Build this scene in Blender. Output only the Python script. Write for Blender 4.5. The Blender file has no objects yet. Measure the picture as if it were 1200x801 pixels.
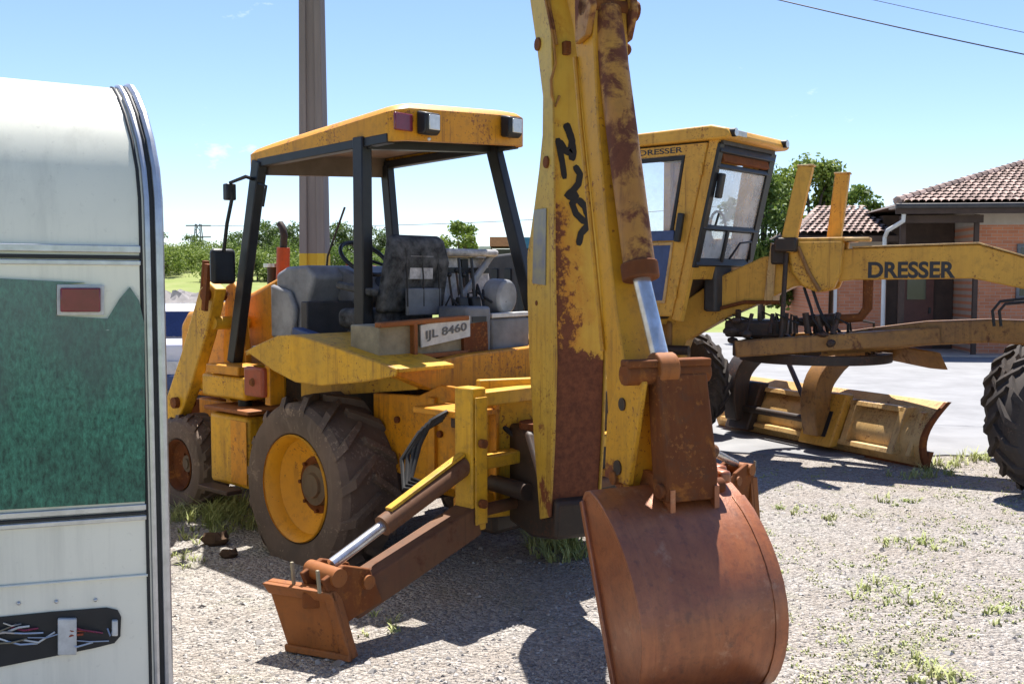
import bpy, bmesh, math, random
from mathutils import Vector, Matrix, noise
R = math.radians
SC = bpy.context.scene
COL = SC.collection

# ------------------------------------------------------------------ camera, sky, sun, exposure
F_PX, CAM_H = 1200.0, 1.85
PITCH = math.atan2(75.5, 1200.0)
cam = bpy.data.cameras.new('camera'); cam.sensor_width = 36.0; cam.lens = 36.0
cam.clip_start = 0.05; cam.clip_end = 6000
camo = bpy.data.objects.new('camera', cam); COL.objects.link(camo)
camo.location = (0, 0, CAM_H); camo.rotation_euler = (math.pi / 2 - PITCH, 0, 0)
SC.camera = camo

SUN_EL = R(67)
SUN_AZ = math.atan2(0.07, 0.997)          # clockwise from +Y: the sun stands behind the machines
sd = Vector((math.sin(SUN_AZ) * math.cos(SUN_EL), math.cos(SUN_AZ) * math.cos(SUN_EL), math.sin(SUN_EL)))
w = bpy.data.worlds.new('World'); SC.world = w; w.use_nodes = True
nt = w.node_tree; nt.nodes.clear()
sky = nt.nodes.new('ShaderNodeTexSky'); sky.sky_type = 'NISHITA'; sky.sun_disc = False
sky.sun_elevation = SUN_EL; sky.sun_rotation = SUN_AZ; sky.air_density = 0.9; sky.dust_density = 0.05; sky.ozone_density = 2.0
bg = nt.nodes.new('ShaderNodeBackground'); bg.inputs[1].default_value = 0.077
wo = nt.nodes.new('ShaderNodeOutputWorld')
# small fair-weather clouds, the same all round the sky
tc = nt.nodes.new('ShaderNodeTexCoord'); mp = nt.nodes.new('ShaderNodeMapping'); mp.inputs['Scale'].default_value = (1, 1, 2.2); mp.inputs['Location'].default_value = (.7, 2.2, .13)
cn = nt.nodes.new('ShaderNodeTexNoise'); cn.inputs['Scale'].default_value = 11.0; cn.inputs['Detail'].default_value = 7; cn.inputs['Roughness'].default_value = .58
cr = nt.nodes.new('ShaderNodeValToRGB'); cr.color_ramp.elements[0].position = .66; cr.color_ramp.elements[1].position = .8
cr.color_ramp.elements[1].color = (.75, .75, .75, 1)
mx = nt.nodes.new('ShaderNodeMix'); mx.data_type = 'RGBA'
mx.inputs[7].default_value = (9.5, 9.8, 10.2, 1)
nt.links.new(tc.outputs['Generated'], mp.inputs[0]); nt.links.new(mp.outputs[0], cn.inputs['Vector'])
nt.links.new(cn.outputs[0], cr.inputs[0]); nt.links.new(cr.outputs[0], mx.inputs[0])
nt.links.new(sky.outputs[0], mx.inputs[6]); tn = nt.nodes.new('ShaderNodeMix'); tn.data_type = 'RGBA'; tn.blend_type = 'MULTIPLY'; tn.inputs[0].default_value = 1; tn.inputs[7].default_value = (.94, .955, 1.08, 1)
nt.links.new(mx.outputs[2], tn.inputs[6]); nt.links.new(tn.outputs[2], bg.inputs[0]); nt.links.new(bg.outputs[0], wo.inputs[0])

sun = bpy.data.lights.new('sun', 'SUN'); sun.energy = 4.9; sun.angle = R(.5); sun.color = (1, .955, .89)
suno = bpy.data.objects.new('sun', sun); COL.objects.link(suno)
suno.rotation_euler = (-sd).to_track_quat('-Z', 'Y').to_euler()
SC.view_settings.view_transform = 'Standard'; SC.view_settings.look = 'None'
SC.view_settings.exposure = 1.25; SC.view_settings.gamma = 1.0; SC.view_settings.use_curve_mapping = False
SC.render.engine = 'CYCLES'
SC.cycles.max_bounces = 6; SC.cycles.transparent_max_bounces = 6; SC.cycles.use_denoising = True

# ------------------------------------------------------------------ pixel to place (photograph 1200x801)
cp, sp = math.cos(PITCH), math.sin(PITCH)
CO = Vector((0, 0, CAM_H))
def ray(px, py):
    u = (px - 600) / F_PX; v = (400.5 - py) / F_PX
    return Vector((u, cp + v * sp, -sp + v * cp))
def ground(px, py, z=0.0):
    r = ray(px, py); return CO + r * ((z - CAM_H) / r.z)
def at(px, py, Y):
    r = ray(px, py); return CO + r * (Y / r.y)
class Frame:
    def __init__(s, o, fw):
        s.o = Vector((o[0], o[1], 0)); s.f = Vector((fw[0], fw[1], 0)).normalized(); s.l = Vector((-s.f.y, s.f.x, 0))
        s.yaw = math.atan2(s.f.y, s.f.x)
    def loc(s, p):
        d = p - s.o; return Vector((d.dot(s.f), d.dot(s.l), d.z))
    def w(s, x, y, z): return s.o + s.f * x + s.l * y + Vector((0, 0, z))
    def onx(s, px, py, x):
        r = ray(px, py); return s.loc(CO + r * ((x - (CO - s.o).dot(s.f)) / r.dot(s.f)))
    def onz(s, px, py, z): return s.loc(ground(px, py, z))
    def ony(s, px, py, y):
        r = ray(px, py); return s.loc(CO + r * ((y - (CO - s.o).dot(s.l)) / r.dot(s.l)))

# ------------------------------------------------------------------ materials
def new_mat(name):
    m = bpy.data.materials.new(name); m.use_nodes = True
    return m, m.node_tree, m.node_tree.nodes['Principled BSDF']
def ramp(nt, src, a, b, ca=(0, 0, 0, 1), cb=(1, 1, 1, 1)):
    r = nt.nodes.new('ShaderNodeValToRGB'); r.color_ramp.elements[0].position = a; r.color_ramp.elements[1].position = b
    r.color_ramp.elements[0].color = ca; r.color_ramp.elements[1].color = cb
    nt.links.new(src, r.inputs[0]); return r.outputs[0]
def nz(nt, scale, detail=6, rough=.6, stretch=None, dist=0.0, off=(0, 0, 0)):
    tc = nt.nodes.new('ShaderNodeTexCoord'); mp = nt.nodes.new('ShaderNodeMapping')
    mp.inputs['Location'].default_value = off
    if stretch: mp.inputs['Scale'].default_value = stretch
    n = nt.nodes.new('ShaderNodeTexNoise'); n.inputs['Scale'].default_value = scale; n.inputs['Detail'].default_value = detail
    n.inputs['Roughness'].default_value = rough; n.inputs['Distortion'].default_value = dist
    nt.links.new(tc.outputs['Object'], mp.inputs[0]); nt.links.new(mp.outputs[0], n.inputs['Vector'])
    return n.outputs[0]
def mixc(nt, fac, a, b):
    m = nt.nodes.new('ShaderNodeMix'); m.data_type = 'RGBA'
    for i, v in ((0, fac), (6, a), (7, b)):
        if hasattr(v, 'is_linked') or hasattr(v, 'links'): nt.links.new(v, m.inputs[i])
        else: m.inputs[i].default_value = v if i == 0 else (*v, 1) if len(v) == 3 else v
    return m.outputs[2]
def mth(nt, op, a, b=0.0, clamp=False):
    m = nt.nodes.new('ShaderNodeMath'); m.operation = op; m.use_clamp = clamp
    for i, v in ((0, a), (1, b)):
        if isinstance(v, (int, float)): m.inputs[i].default_value = v
        else: nt.links.new(v, m.inputs[i])
    return m.outputs[0]
def bump(nt, b, h, strength=.3, dist=.01):
    n = nt.nodes.new('ShaderNodeBump'); n.inputs['Strength'].default_value = strength; n.inputs['Distance'].default_value = dist
    nt.links.new(h, n.inputs['Height']); nt.links.new(n.outputs[0], b.inputs['Normal'])
def weathered(name, c1, c2, rust=(.16, .045, .016), amount=.5, scale=5, rough=.5, metallic=0, grime=.35, streak=.4, low=None, bstr=.25, seed=0, spec=.35, edge=.7):
    """paint of two fading tones, streaks of grime and patches of rust; low=(z, reach) rusts more below a height"""
    m, nt, b = new_mat(name)
    o = (seed * 3.1, seed * 1.7, seed * .9)
    fade = ramp(nt, nz(nt, 2.2, 5, .6, off=o), .35, .68)
    col = mixc(nt, fade, c1, c2)
    st = ramp(nt, nz(nt, 9, 5, .65, stretch=(1, 1, .12), off=o), .45, .8)
    st = mth(nt, 'MULTIPLY', st, streak)
    col = mixc(nt, st, col, (c1[0] * .45, c1[1] * .4, c1[2] * .5))
    gr = mth(nt, 'MULTIPLY', ramp(nt, nz(nt, 16, 8, .7, off=o), .5, .75), grime)
    col = mixc(nt, gr, col, (.06, .045, .03))
    n = nz(nt, scale, 9, .68, dist=.3, off=o)
    if low:
        tc = nt.nodes.new('ShaderNodeTexCoord'); sx = nt.nodes.new('ShaderNodeSeparateXYZ'); nt.links.new(tc.outputs['Object'], sx.inputs[0])
        g = mth(nt, 'DIVIDE', mth(nt, 'SUBTRACT', low[0], sx.outputs[2]), low[1])
        g = mth(nt, 'MAXIMUM', mth(nt, 'MINIMUM', g, .34), 0.0)
        n = mth(nt, 'ADD', n, g)
    t = 1 - amount * .62
    rm = ramp(nt, n, t - .03, t + .05)
    rn = nz(nt, 22, 6, .7, off=o)
    rc = mixc(nt, rn, (rust[0] * .45, rust[1] * .4, rust[2] * .5), (rust[0] * 1.7, rust[1] * 1.8, rust[2] * 1.7))
    col = mixc(nt, rm, col, rc)
    ch = mth(nt, 'ADD', mth(nt, 'MULTIPLY', nz(nt, 48, 5, .7, off=o), .62), mth(nt, 'MULTIPLY', nz(nt, 3.4, 5, .6, off=(o[0] + 5, o[1], o[2])), .38))
    col = mixc(nt, mth(nt, 'MULTIPLY', ramp(nt, ch, .575, .605), .85), col, rc)
    run = mth(nt, 'MULTIPLY', ramp(nt, nz(nt, 26, 5, .6, stretch=(1, 1, .045), off=o), .52, .66), ramp(nt, nz(nt, 2.6, 4, .6, off=(o[0], o[1] + 4, o[2])), .42, .62))
    col = mixc(nt, mth(nt, 'MULTIPLY', run, .55), col, (rust[0] * .8, rust[1] * .85, rust[2] * .9))
    if edge:                                     # chipped and worn along the edges
        bv = nt.nodes.new('ShaderNodeBevel'); bv.samples = 2; bv.inputs['Radius'].default_value = .014
        ge = nt.nodes.new('ShaderNodeNewGeometry'); dt = nt.nodes.new('ShaderNodeVectorMath'); dt.operation = 'DOT_PRODUCT'
        nt.links.new(bv.outputs[0], dt.inputs[0]); nt.links.new(ge.outputs['Normal'], dt.inputs[1])
        ew = ramp(nt, mth(nt, 'SUBTRACT', 1.0, dt.outputs['Value']), .01, .09)
        ew = mth(nt, 'MULTIPLY', mth(nt, 'MULTIPLY', ew, ramp(nt, nz(nt, 14, 6, .7, off=o), .4, .6)), edge)
        col = mixc(nt, ew, col, mixc(nt, rn, (.07, .03, .015), (.26, .12, .06)))
    nt.links.new(col, b.inputs['Base Color'])
    rr = mth(nt, 'ADD', mth(nt, 'MULTIPLY', rm, .3), rough); nt.links.new(rr, b.inputs['Roughness'])
    b.inputs['Metallic'].default_value = metallic; b.inputs['Specular IOR Level'].default_value = spec
    bump(nt, b, mth(nt, 'ADD', mth(nt, 'MULTIPLY', rn, .6), mth(nt, 'MULTIPLY', rm, -.5)), bstr, .006)
    return m
def simple(name, c, rough=.5, metallic=0, var=.25, scale=8, bstr=.1, spec=.4, c2=None, stretch=None, coat=0):
    m, nt, b = new_mat(name)
    n = nz(nt, scale, 7, .65, stretch=stretch)
    c2 = c2 or tuple(v * (1 - var) for v in c)
    nt.links.new(mixc(nt, ramp(nt, n, .32, .7), c, c2), b.inputs['Base Color'])
    b.inputs['Roughness'].default_value = rough; b.inputs['Metallic'].default_value = metallic
    b.inputs['Specular IOR Level'].default_value = spec; b.inputs['Coat Weight'].default_value = coat
    if bstr: bump(nt, b, nz(nt, scale * 5, 5, .7), bstr, .005)
    return m
def glass(name, tint=(.75, .82, .85), alpha=.35, rough=.05):
    m, nt, b = new_mat(name)
    b.inputs['Base Color'].default_value = (*tint, 1); b.inputs['Roughness'].default_value = rough; b.inputs['Specular IOR Level'].default_value = .6
    n = ramp(nt, nz(nt, 5, 6, .65), .3, .75, (alpha * .75,) * 3 + (1,), (min(1, alpha * 1.5),) * 3 + (1,))
    nt.links.new(n, b.inputs['Alpha']); return m

YEL = (.68, .36, .014); YEL2 = (.52, .3, .03)
M = {}
M['yellow'] = weathered('yellow_paint', YEL, YEL2, amount=.5, grime=.5, streak=.5, seed=1)
M['roof'] = weathered('roof_paint', (.66, .29, .01), (.55, .23, .012), amount=.44, grime=.35, streak=.35, seed=2)
M['orange'] = weathered('orange_paint', (.68, .275, .008), (.54, .24, .016), amount=.5, grime=.6, streak=.6, seed=3)
M['boom'] = weathered('boom_paint', (.56, .36, .06), (.5, .29, .03), amount=.5, scale=5, grime=.35, streak=.35, low=(1.2, 3.5), seed=4)
def boom_mat():
    m, nt, b = new_mat('boom_front_paint')
    tc = nt.nodes.new('ShaderNodeTexCoord'); sx = nt.nodes.new('ShaderNodeSeparateXYZ'); nt.links.new(tc.outputs['Object'], sx.inputs[0])
    col = mixc(nt, ramp(nt, nz(nt, 2.5, 6, .6), .35, .65), (.66, .43, .06), (.56, .31, .025))
    st = ramp(nt, nz(nt, 8, 6, .65, stretch=(1, 1, .1)), .48, .7); col = mixc(nt, mth(nt, 'MULTIPLY', st, .45), col, (.34, .16, .03))
    left = mth(nt, 'MULTIPLY', mth(nt, 'SUBTRACT', .02, sx.outputs[1]), 1.3)            # worse along the left edge
    n1 = nz(nt, 3.2, 9, .68, dist=.4); n2 = nz(nt, 26, 7, .7)
    gz = mth(nt, 'MULTIPLY', mth(nt, 'MAXIMUM', mth(nt, 'SUBTRACT', 2.45, sx.outputs[2]), -.4), .2)
    stain = ramp(nt, mth(nt, 'ADD', mth(nt, 'ADD', n1, left), gz), .58, .76); col = mixc(nt, mth(nt, 'MULTIPLY', stain, .85), col, (.48, .19, .018))
    lowr = mth(nt, 'MULTIPLY', mth(nt, 'MINIMUM', mth(nt, 'MAXIMUM', mth(nt, 'SUBTRACT', 1.5, sx.outputs[2]), 0.0), .22), 1.9)
    spot = mth(nt, 'ADD', mth(nt, 'ADD', mth(nt, 'ADD', mth(nt, 'MULTIPLY', n2, .5), mth(nt, 'MULTIPLY', n1, .5)), mth(nt, 'MULTIPLY', left, .55)), mth(nt, 'ADD', mth(nt, 'MULTIPLY', gz, .5), lowr))
    rm = ramp(nt, spot, .62, .67); rc = mixc(nt, ramp(nt, n2, .3, .7), (.075, .024, .012), (.19, .062, .026))
    col = mixc(nt, rm, col, rc); nt.links.new(col, b.inputs['Base Color']); b.inputs['Specular IOR Level'].default_value = .35
    nt.links.new(mth(nt, 'ADD', mth(nt, 'MULTIPLY', rm, .3), .5), b.inputs['Roughness'])
    bump(nt, b, mth(nt, 'ADD', mth(nt, 'MULTIPLY', n2, .6), mth(nt, 'MULTIPLY', rm, -.5)), .3, .006); return m
M['boom_front'] = boom_mat()
M['dipper'] = weathered('dipper_paint', (.6, .29, .014), (.52, .24, .016), amount=.5, scale=6, grime=.35, streak=.3, low=(1.2, 2.2), seed=5)
M['cylinder'] = weathered('cylinder_paint', (.45, .22, .03), (.36, .15, .03), rust=(.12, .036, .015), amount=.8, scale=5, grime=.35, seed=6)
M['rust'] = weathered('rusty_steel', (.19, .058, .014), (.11, .034, .012), rust=(.24, .085, .022), amount=.65, scale=7, grime=.55, streak=.6, spec=.2, rough=.78, seed=7, bstr=.35)
def bucket_mat():
    m, nt, b = new_mat('scoured_bucket_steel')
    n1 = nz(nt, 3.6, 9, .72, dist=.5); n2 = nz(nt, 30, 7, .7); n3 = nz(nt, 13, 7, .62, stretch=(.12, 1, .12), dist=.25); n4 = nz(nt, 40, 5, .6, stretch=(.06, 1, .06))
    c = mixc(nt, ramp(nt, n1, .33, .68), (.24, .062, .016), (.4, .13, .036))
    c = mixc(nt, mth(nt, 'MULTIPLY', ramp(nt, n3, .42, .7), .45), c, (.085, .024, .008))
    c = mixc(nt, mth(nt, 'MULTIPLY', ramp(nt, n3, .62, .75), .4), c, (.5, .2, .07))
    c = mixc(nt, mth(nt, 'MULTIPLY', ramp(nt, n4, .55, .75), .25), c, (.27, .11, .04))
    c = mixc(nt, mth(nt, 'MULTIPLY', ramp(nt, n2, .5, .72), .45), c, (.05, .018, .009))
    n5 = nz(nt, 5, 9, .75, off=(3, 8, 1)); c = mixc(nt, mth(nt, 'MULTIPLY', ramp(nt, n5, .58, .68), .55), c, (.45, .24, .13)); c = mixc(nt, mth(nt, 'MULTIPLY', ramp(nt, nz(nt, 7, 9, .75, off=(1, 2, 6)), .58, .66), .55), c, (.08, .025, .011))
    nt.links.new(c, b.inputs['Base Color']); b.inputs['Specular IOR Level'].default_value = .8; b.inputs['Metallic'].default_value = .25; b.inputs['Coat Weight'].default_value = .15; b.inputs['Coat Roughness'].default_value = .4
    nt.links.new(ramp(nt, n3, .3, .75, (.3, .3, .3, 1), (.55, .55, .55, 1)), b.inputs['Roughness'])
    bump(nt, b, mth(nt, 'ADD', mth(nt, 'MULTIPLY', n2, .4), mth(nt, 'ADD', mth(nt, 'MULTIPLY', n4, .4), mth(nt, 'MULTIPLY', n1, 1.2))), .35, .008); return m
M['bucket'] = bucket_mat()
M['pad'] = weathered('pad_rust', (.3, .1, .02), (.2, .064, .015), rust=(.13, .04, .012), amount=.55, scale=7, grime=.3, rough=.65, seed=9)
M['leg'] = weathered('leg_rust', (.12, .05, .024), (.16, .075, .03), rust=(.1, .04, .02), amount=.6, scale=6, grime=.4, rough=.7, seed=10)
M['grader'] = weathered('grader_paint', (.66, .35, .05), (.58, .3, .045), amount=.42, grime=.3, streak=.35, seed=11)
M['grader_dirty'] = weathered('grader_dirty_paint', (.36, .175, .04), (.2, .1, .035), rust=(.11, .045, .02), amount=.62, grime=.55, seed=12)
M['blade'] = weathered('blade_paint', (.62, .42, .18), (.54, .31, .09), amount=.48, grime=.3, seed=13)
M['black'] = simple('black_steel', (.018, .019, .022), .45, 0, .4, 10, .12)
M['grease'] = weathered('greasy_steel', (.028, .022, .018), (.05, .03, .02), rust=(.1, .04, .02), amount=.55, grime=.4, rough=.55, seed=14)
M['hose'] = simple('rubber_hose', (.02, .019, .019), .6, 0, .3, 12, .1)
M['chrome'] = simple('chrome_rod', (.78, .8, .82), .25, .8, .2, 9, .05, .5, c2=(.42, .38, .34))
M['tyre'] = weathered('dusty_rubber', edge=0, c1=(.15, .105, .08), c2=(.085, .063, .05), rust=(.22, .16, .12), amount=.58, scale=7, grime=.25, streak=.1, rough=.85, seed=15, bstr=.4)
M['tyre_dark'] = weathered('dark_rubber', edge=0, c1=(.03, .025, .023), c2=(.05, .04, .034), rust=(.085, .062, .047), amount=.5, scale=5, grime=.2, streak=.1, rough=.85, seed=16, bstr=.35)
M['rim'] = weathered('rim_paint', (.72, .32, .008), (.62, .27, .014), amount=.47, scale=9, grime=.2, streak=.2, seed=17)
M['hub'] = weathered('hub_dirt', (.16, .12, .075), (.11, .08, .055), amount=.4, grime=.4, rough=.8, seed=18)
M['grey'] = simple('grey_plastic', (.33, .33, .335), .5, 0, .5, 6, .08)
M['bluegrey'] = simple('blue_grey_panel', (.17, .175, .19), .5, 0, .5, 6, .08)
M['darkgrey'] = simple('dark_panel', (.065, .06, .06), .6, 0, .45, 6, .1)
M['blue'] = simple('blue_paint', (.055, .09, .21), .5, 0, .35, 9, .08)
M['vinyl'] = simple('worn_vinyl', (.01, .0105, .012), .7, 0, .5, 14, .5, .2, c2=(.12, .12, .122))
M['cracked'] = simple('sun_brightened_vinyl', (.6, .58, .58), .6, 0, .5, 16, .4, c2=(.2, .2, .205))  # base colour raised to stand in for sun on the second seat
M['liner'] = simple('roof_liner', (.17, .12, .095), .7, 0, .4, 4, .1)
M['cream'] = simple('dirty_cream', (.30, .26, .18), .7, 0, .5, 8, .1)
M['plate'] = simple('plate_white', (.6, .6, .58), .45, 0, .3, 18, .05)
M['plate_ink'] = simple('faded_plate_ink', (.12, .12, .125), .5, 0, .3, 20, 0)
M['ink'] = simple('plate_ink', (.03, .03, .035), .5, 0, .2, 10, 0)
M['mark'] = simple('black_spray', (.016, .014, .013), .6, 0, .4, 20, 0)
M['lens'] = simple('lamp_lens', (.72, .72, .7), .15, .3, .3, 15, .02)
M['redlens'] = simple('red_lens', (.2, .012, .03), .25, 0, .35, 12, .03, .5, coat=.4)
M['amber'] = weathered('faded_red_lamp', (.36, .075, .025), (.26, .05, .025), amount=.4, rough=.4, seed=19)
M['tag'] = simple('rating_plate', (.17, .165, .2), .4, .3, .5, 14, .05, c2=(.3, .27, .16))
M['redpaint'] = weathered('red_stack', (.42, .075, .018), (.3, .055, .02), amount=.5, seed=20)

# ------------------------------------------------------------------ mesh building
class MB:
    def __init__(s): s.v = []; s.f = []
    def add(s, vs, fs):
        n = len(s.v); s.v += [Vector(v) for v in vs]; s.f += [tuple(i + n for i in f) for f in fs]; return s
    def hexa(s, p): return s.add(p, [(0, 3, 2, 1), (4, 5, 6, 7), (0, 1, 5, 4), (1, 2, 6, 5), (2, 3, 7, 6), (3, 0, 4, 7)])
    def box(s, x0, x1, y0, y1, z0, z1):
        return s.hexa([(x0, y0, z0), (x1, y0, z0), (x1, y1, z0), (x0, y1, z0), (x0, y0, z1), (x1, y0, z1), (x1, y1, z1), (x0, y1, z1)])
    def prism(s, poly, axis, a, b):
        n = len(poly)
        mk = {'x': lambda p, t: (t, p[0], p[1]), 'y': lambda p, t: (p[0], t, p[1]), 'z': lambda p, t: (p[0], p[1], t)}[axis]
        return s.add([mk(p, a) for p in poly] + [mk(p, b) for p in poly],
                     [tuple(range(n)), tuple(range(2 * n - 1, n - 1, -1))] + [(i, i + n, (i + 1) % n + n, (i + 1) % n) for i in range(n)])
    def bar(s, p, q, w, h=None, up=(0, 0, 1)):
        p, q = Vector(p), Vector(q); h = h or w; d = (q - p).normalized(); up = Vector(up)
        if abs(d.dot(up)) > .97: up = Vector((1, 0, 0))
        a = d.cross(up).normalized() * w / 2; b = a.cross(d).normalized() * h / 2
        return s.hexa([p - a - b, p + a - b, p + a + b, p - a + b, q - a - b, q + a - b, q + a + b, q - a + b])
    def cyl(s, p, q, r0, r1=None, n=16): return s.tube([p, q], [r0, r0 if r1 is None else r1], n)
    def tube(s, pts, r, n=8, closed=False):
        pts = [Vector(p) for p in pts]; k = len(pts); rs = r if isinstance(r, (list, tuple)) else [r] * k
        vs, fs = [], []; u = None
        for i, p in enumerate(pts):
            d = (pts[min(i + 1, k - 1)] - pts[max(i - 1, 0)]).normalized()
            if u is None: u = d.orthogonal().normalized()
            u = (u - d * u.dot(d)).normalized(); v = d.cross(u)
            vs += [p + (u * math.cos(2 * math.pi * j / n) + v * math.sin(2 * math.pi * j / n)) * rs[i] for j in range(n)]
        for i in range(k - 1):
            for j in range(n): fs.append((i * n + j, i * n + (j + 1) % n, (i + 1) * n + (j + 1) % n, (i + 1) * n + j))
        fs.append(tuple(range(n - 1, -1, -1))); fs.append(tuple((k - 1) * n + j for j in range(n)))
        return s.add(vs, fs)
    def lathe(s, prof, c, n=40, axis='y', closed=False):
        c = Vector(c); vs, fs = [], []; k = len(prof)
        for j in range(n):
            a = 2 * math.pi * j / n; ca, sa = math.cos(a), math.sin(a)
            for (r, h) in prof:
                vs.append(c + (Vector((r * ca, h, r * sa)) if axis == 'y' else Vector((h, r * ca, r * sa)) if axis == 'x' else Vector((r * ca, r * sa, h))))
        for j in range(n):
            for i in range(k if closed else k - 1):
                a, b = j * k + i, j * k + (i + 1) % k; c2, d = ((j + 1) % n) * k + (i + 1) % k, ((j + 1) % n) * k + i
                fs.append((a, b, c2, d))
        return s.add(vs, fs)
    def sphere(s, c, r, n=12, m=8, sq=(1, 1, 1)):
        vs, fs = [], []
        for i in range(m + 1):
            t = math.pi * i / m
            for j in range(n):
                a = 2 * math.pi * j / n
                vs.append((c[0] + r * sq[0] * math.sin(t) * math.cos(a), c[1] + r * sq[1] * math.sin(t) * math.sin(a), c[2] + r * sq[2] * math.cos(t)))
        for i in range(m):
            for j in range(n): fs.append((i * n + j, (i + 1) * n + j, (i + 1) * n + (j + 1) % n, i * n + (j + 1) % n))
        return s.add(vs, fs)
    def warp(s, fn): s.v = [Vector(fn(v)) for v in s.v]; return s
    stretch = 1.0
    def mesh(s, name, mat, sharp=38):
        if MB.stretch != 1: s.v = [Vector((v.x * MB.stretch, v.y, v.z)) for v in s.v]
        me = bpy.data.meshes.new(name); me.from_pydata([tuple(v) for v in s.v], [], s.f)
        bm = bmesh.new(); bm.from_mesh(me)
        bmesh.ops.remove_doubles(bm, verts=bm.verts, dist=1e-5)
        bmesh.ops.recalc_face_normals(bm, faces=bm.faces)
        th = R(sharp)
        for e in bm.edges:
            e.smooth = not (len(e.link_faces) != 2 or e.calc_face_angle(0) > th)
        for f in bm.faces: f.smooth = True
        bm.to_mesh(me); bm.free()
        if mat: me.materials.append(M[mat] if isinstance(mat, str) else mat)
        return me
    def build(s, name, mat, parent=None, bevel=0, sharp=38, segs=2):
        o = bpy.data.objects.new(name, s.mesh(name, mat, sharp)); COL.objects.link(o)
        if parent is not None: o.parent = parent
        if bevel:
            b = o.modifiers.new('bevel', 'BEVEL'); b.width = bevel; b.segments = segs; b.limit_method = 'ANGLE'; b.angle_limit = R(35); b.harden_normals = False
        return o
def tag(o, label=None, cat=None, group=None, kind=None):
    if label: o['label'] = label
    if cat: o['category'] = cat
    if group: o['group'] = group
    if kind: o['kind'] = kind
    return o
def thing(name, label, cat, loc=(0, 0, 0), yaw=0, group=None):
    o = bpy.data.objects.new(name, None); COL.objects.link(o); o.empty_display_size = .2
    o.location = loc; o.rotation_euler = (0, 0, yaw); return tag(o, label, cat, group)
def copy_tree(o, parent=None):
    c = o.copy(); COL.objects.link(c); c.parent = parent
    for ch in o.children: copy_tree(ch, c)
    return c
def text(name, body, mat, parent, origin, xd, yd, width, height, bold=.0):
    cu = bpy.data.curves.new(name, 'FONT'); cu.body = body; cu.extrude = .0015; cu.offset = bold; cu.size = 1
    t = bpy.data.objects.new(name, cu); COL.objects.link(t)
    dg = bpy.context.evaluated_depsgraph_get(); me = bpy.data.meshes.new_from_object(t.evaluated_get(dg))
    bpy.data.objects.remove(t)
    xs = [v.co.x for v in me.vertices]; ys = [v.co.y for v in me.vertices]
    x0, x1, y0, y1 = min(xs), max(xs), min(ys), max(ys)
    xd, yd = Vector(xd), Vector(yd); zd = xd.cross(yd); og = Vector(origin)
    for v in me.vertices:
        v.co = og + xd * ((v.co.x - x0) / (x1 - x0) * width) + yd * ((v.co.y - y0) / (y1 - y0) * height) + zd * v.co.z
    me.materials.clear(); me.materials.append(M[mat]); me.name = name
    o = bpy.data.objects.new(name, me); COL.objects.link(o); o.parent = parent
    return o
def tyre_mb(c, Rr, W, rim_r, n_lug=18, lug_h=.03, sag=0.0, lug_w=.055, sweep=.32, seg=56):
    """tyre with an outward crown, rounded shoulders and angled tread bars; axis y, centre c"""
    mb = MB(); h = W / 2; Rb = Rr - lug_h
    prof = [(rim_r, -h * .8), (rim_r + .02, -h * .95), (rim_r + (Rb - rim_r) * .5, -h * 1.06), (rim_r + (Rb - rim_r) * .82, -h * 1.0), (Rb - .006, -h * .82), (Rb, -h * .4),
            (Rb, h * .4), (Rb - .006, h * .82), (rim_r + (Rb - rim_r) * .82, h * 1.0), (rim_r + (Rb - rim_r) * .5, h * 1.06), (rim_r + .02, h * .95), (rim_r, h * .8), (rim_r - .02, 0)]
    mb.lathe(prof, (0, 0, 0), seg, closed=True)
    for k in range(n_lug):
        for s in (-1, 1):
            a0 = 2 * math.pi * (k + (.5 if s > 0 else 0)) / n_lug
            st = []
            for q in range(5):
                t = q / 4; y = s * (-.06 + t * 1.08) * h; a = a0 + sweep * t * (1 if s > 0 else 1)
                drop = .0 if t < .8 else (.035 if t < 1 else .085)
                hw = lug_w / 2 * (1 + .35 * t)
                st.append((y, a, Rb - .012 - drop, Rr - drop * .8, hw / Rr))
            for q in range(4):
                (y0, a, b0, t0, w0), (y1, b, b1, t1, w1) = st[q], st[q + 1]
                P = lambda r, an, y: (r * math.cos(an), y, r * math.sin(an))
                mb.hexa([P(b0, a - w0, y0), P(b0, a + w0, y0), P(b1, b + w1, y1), P(b1, b - w1, y1), P(t0, a - w0 * .8, y0), P(t0, a + w0 * .8, y0), P(t1, b + w1 * .8, y1), P(t1, b - w1 * .8, y1)])
    c = Vector(c)
    def place(v):
        if sag:
            zb = -c.z + .0
            if v.z < zb + .1:
                k = min(1, (zb + .1 - v.z) / .16); v = Vector((v.x * (1 + .1 * k), v.y * (1 + .14 * k), max(v.z, zb + .004 * math.sin(v.x * 40))))
        return v + c
    return mb.warp(place)

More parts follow.
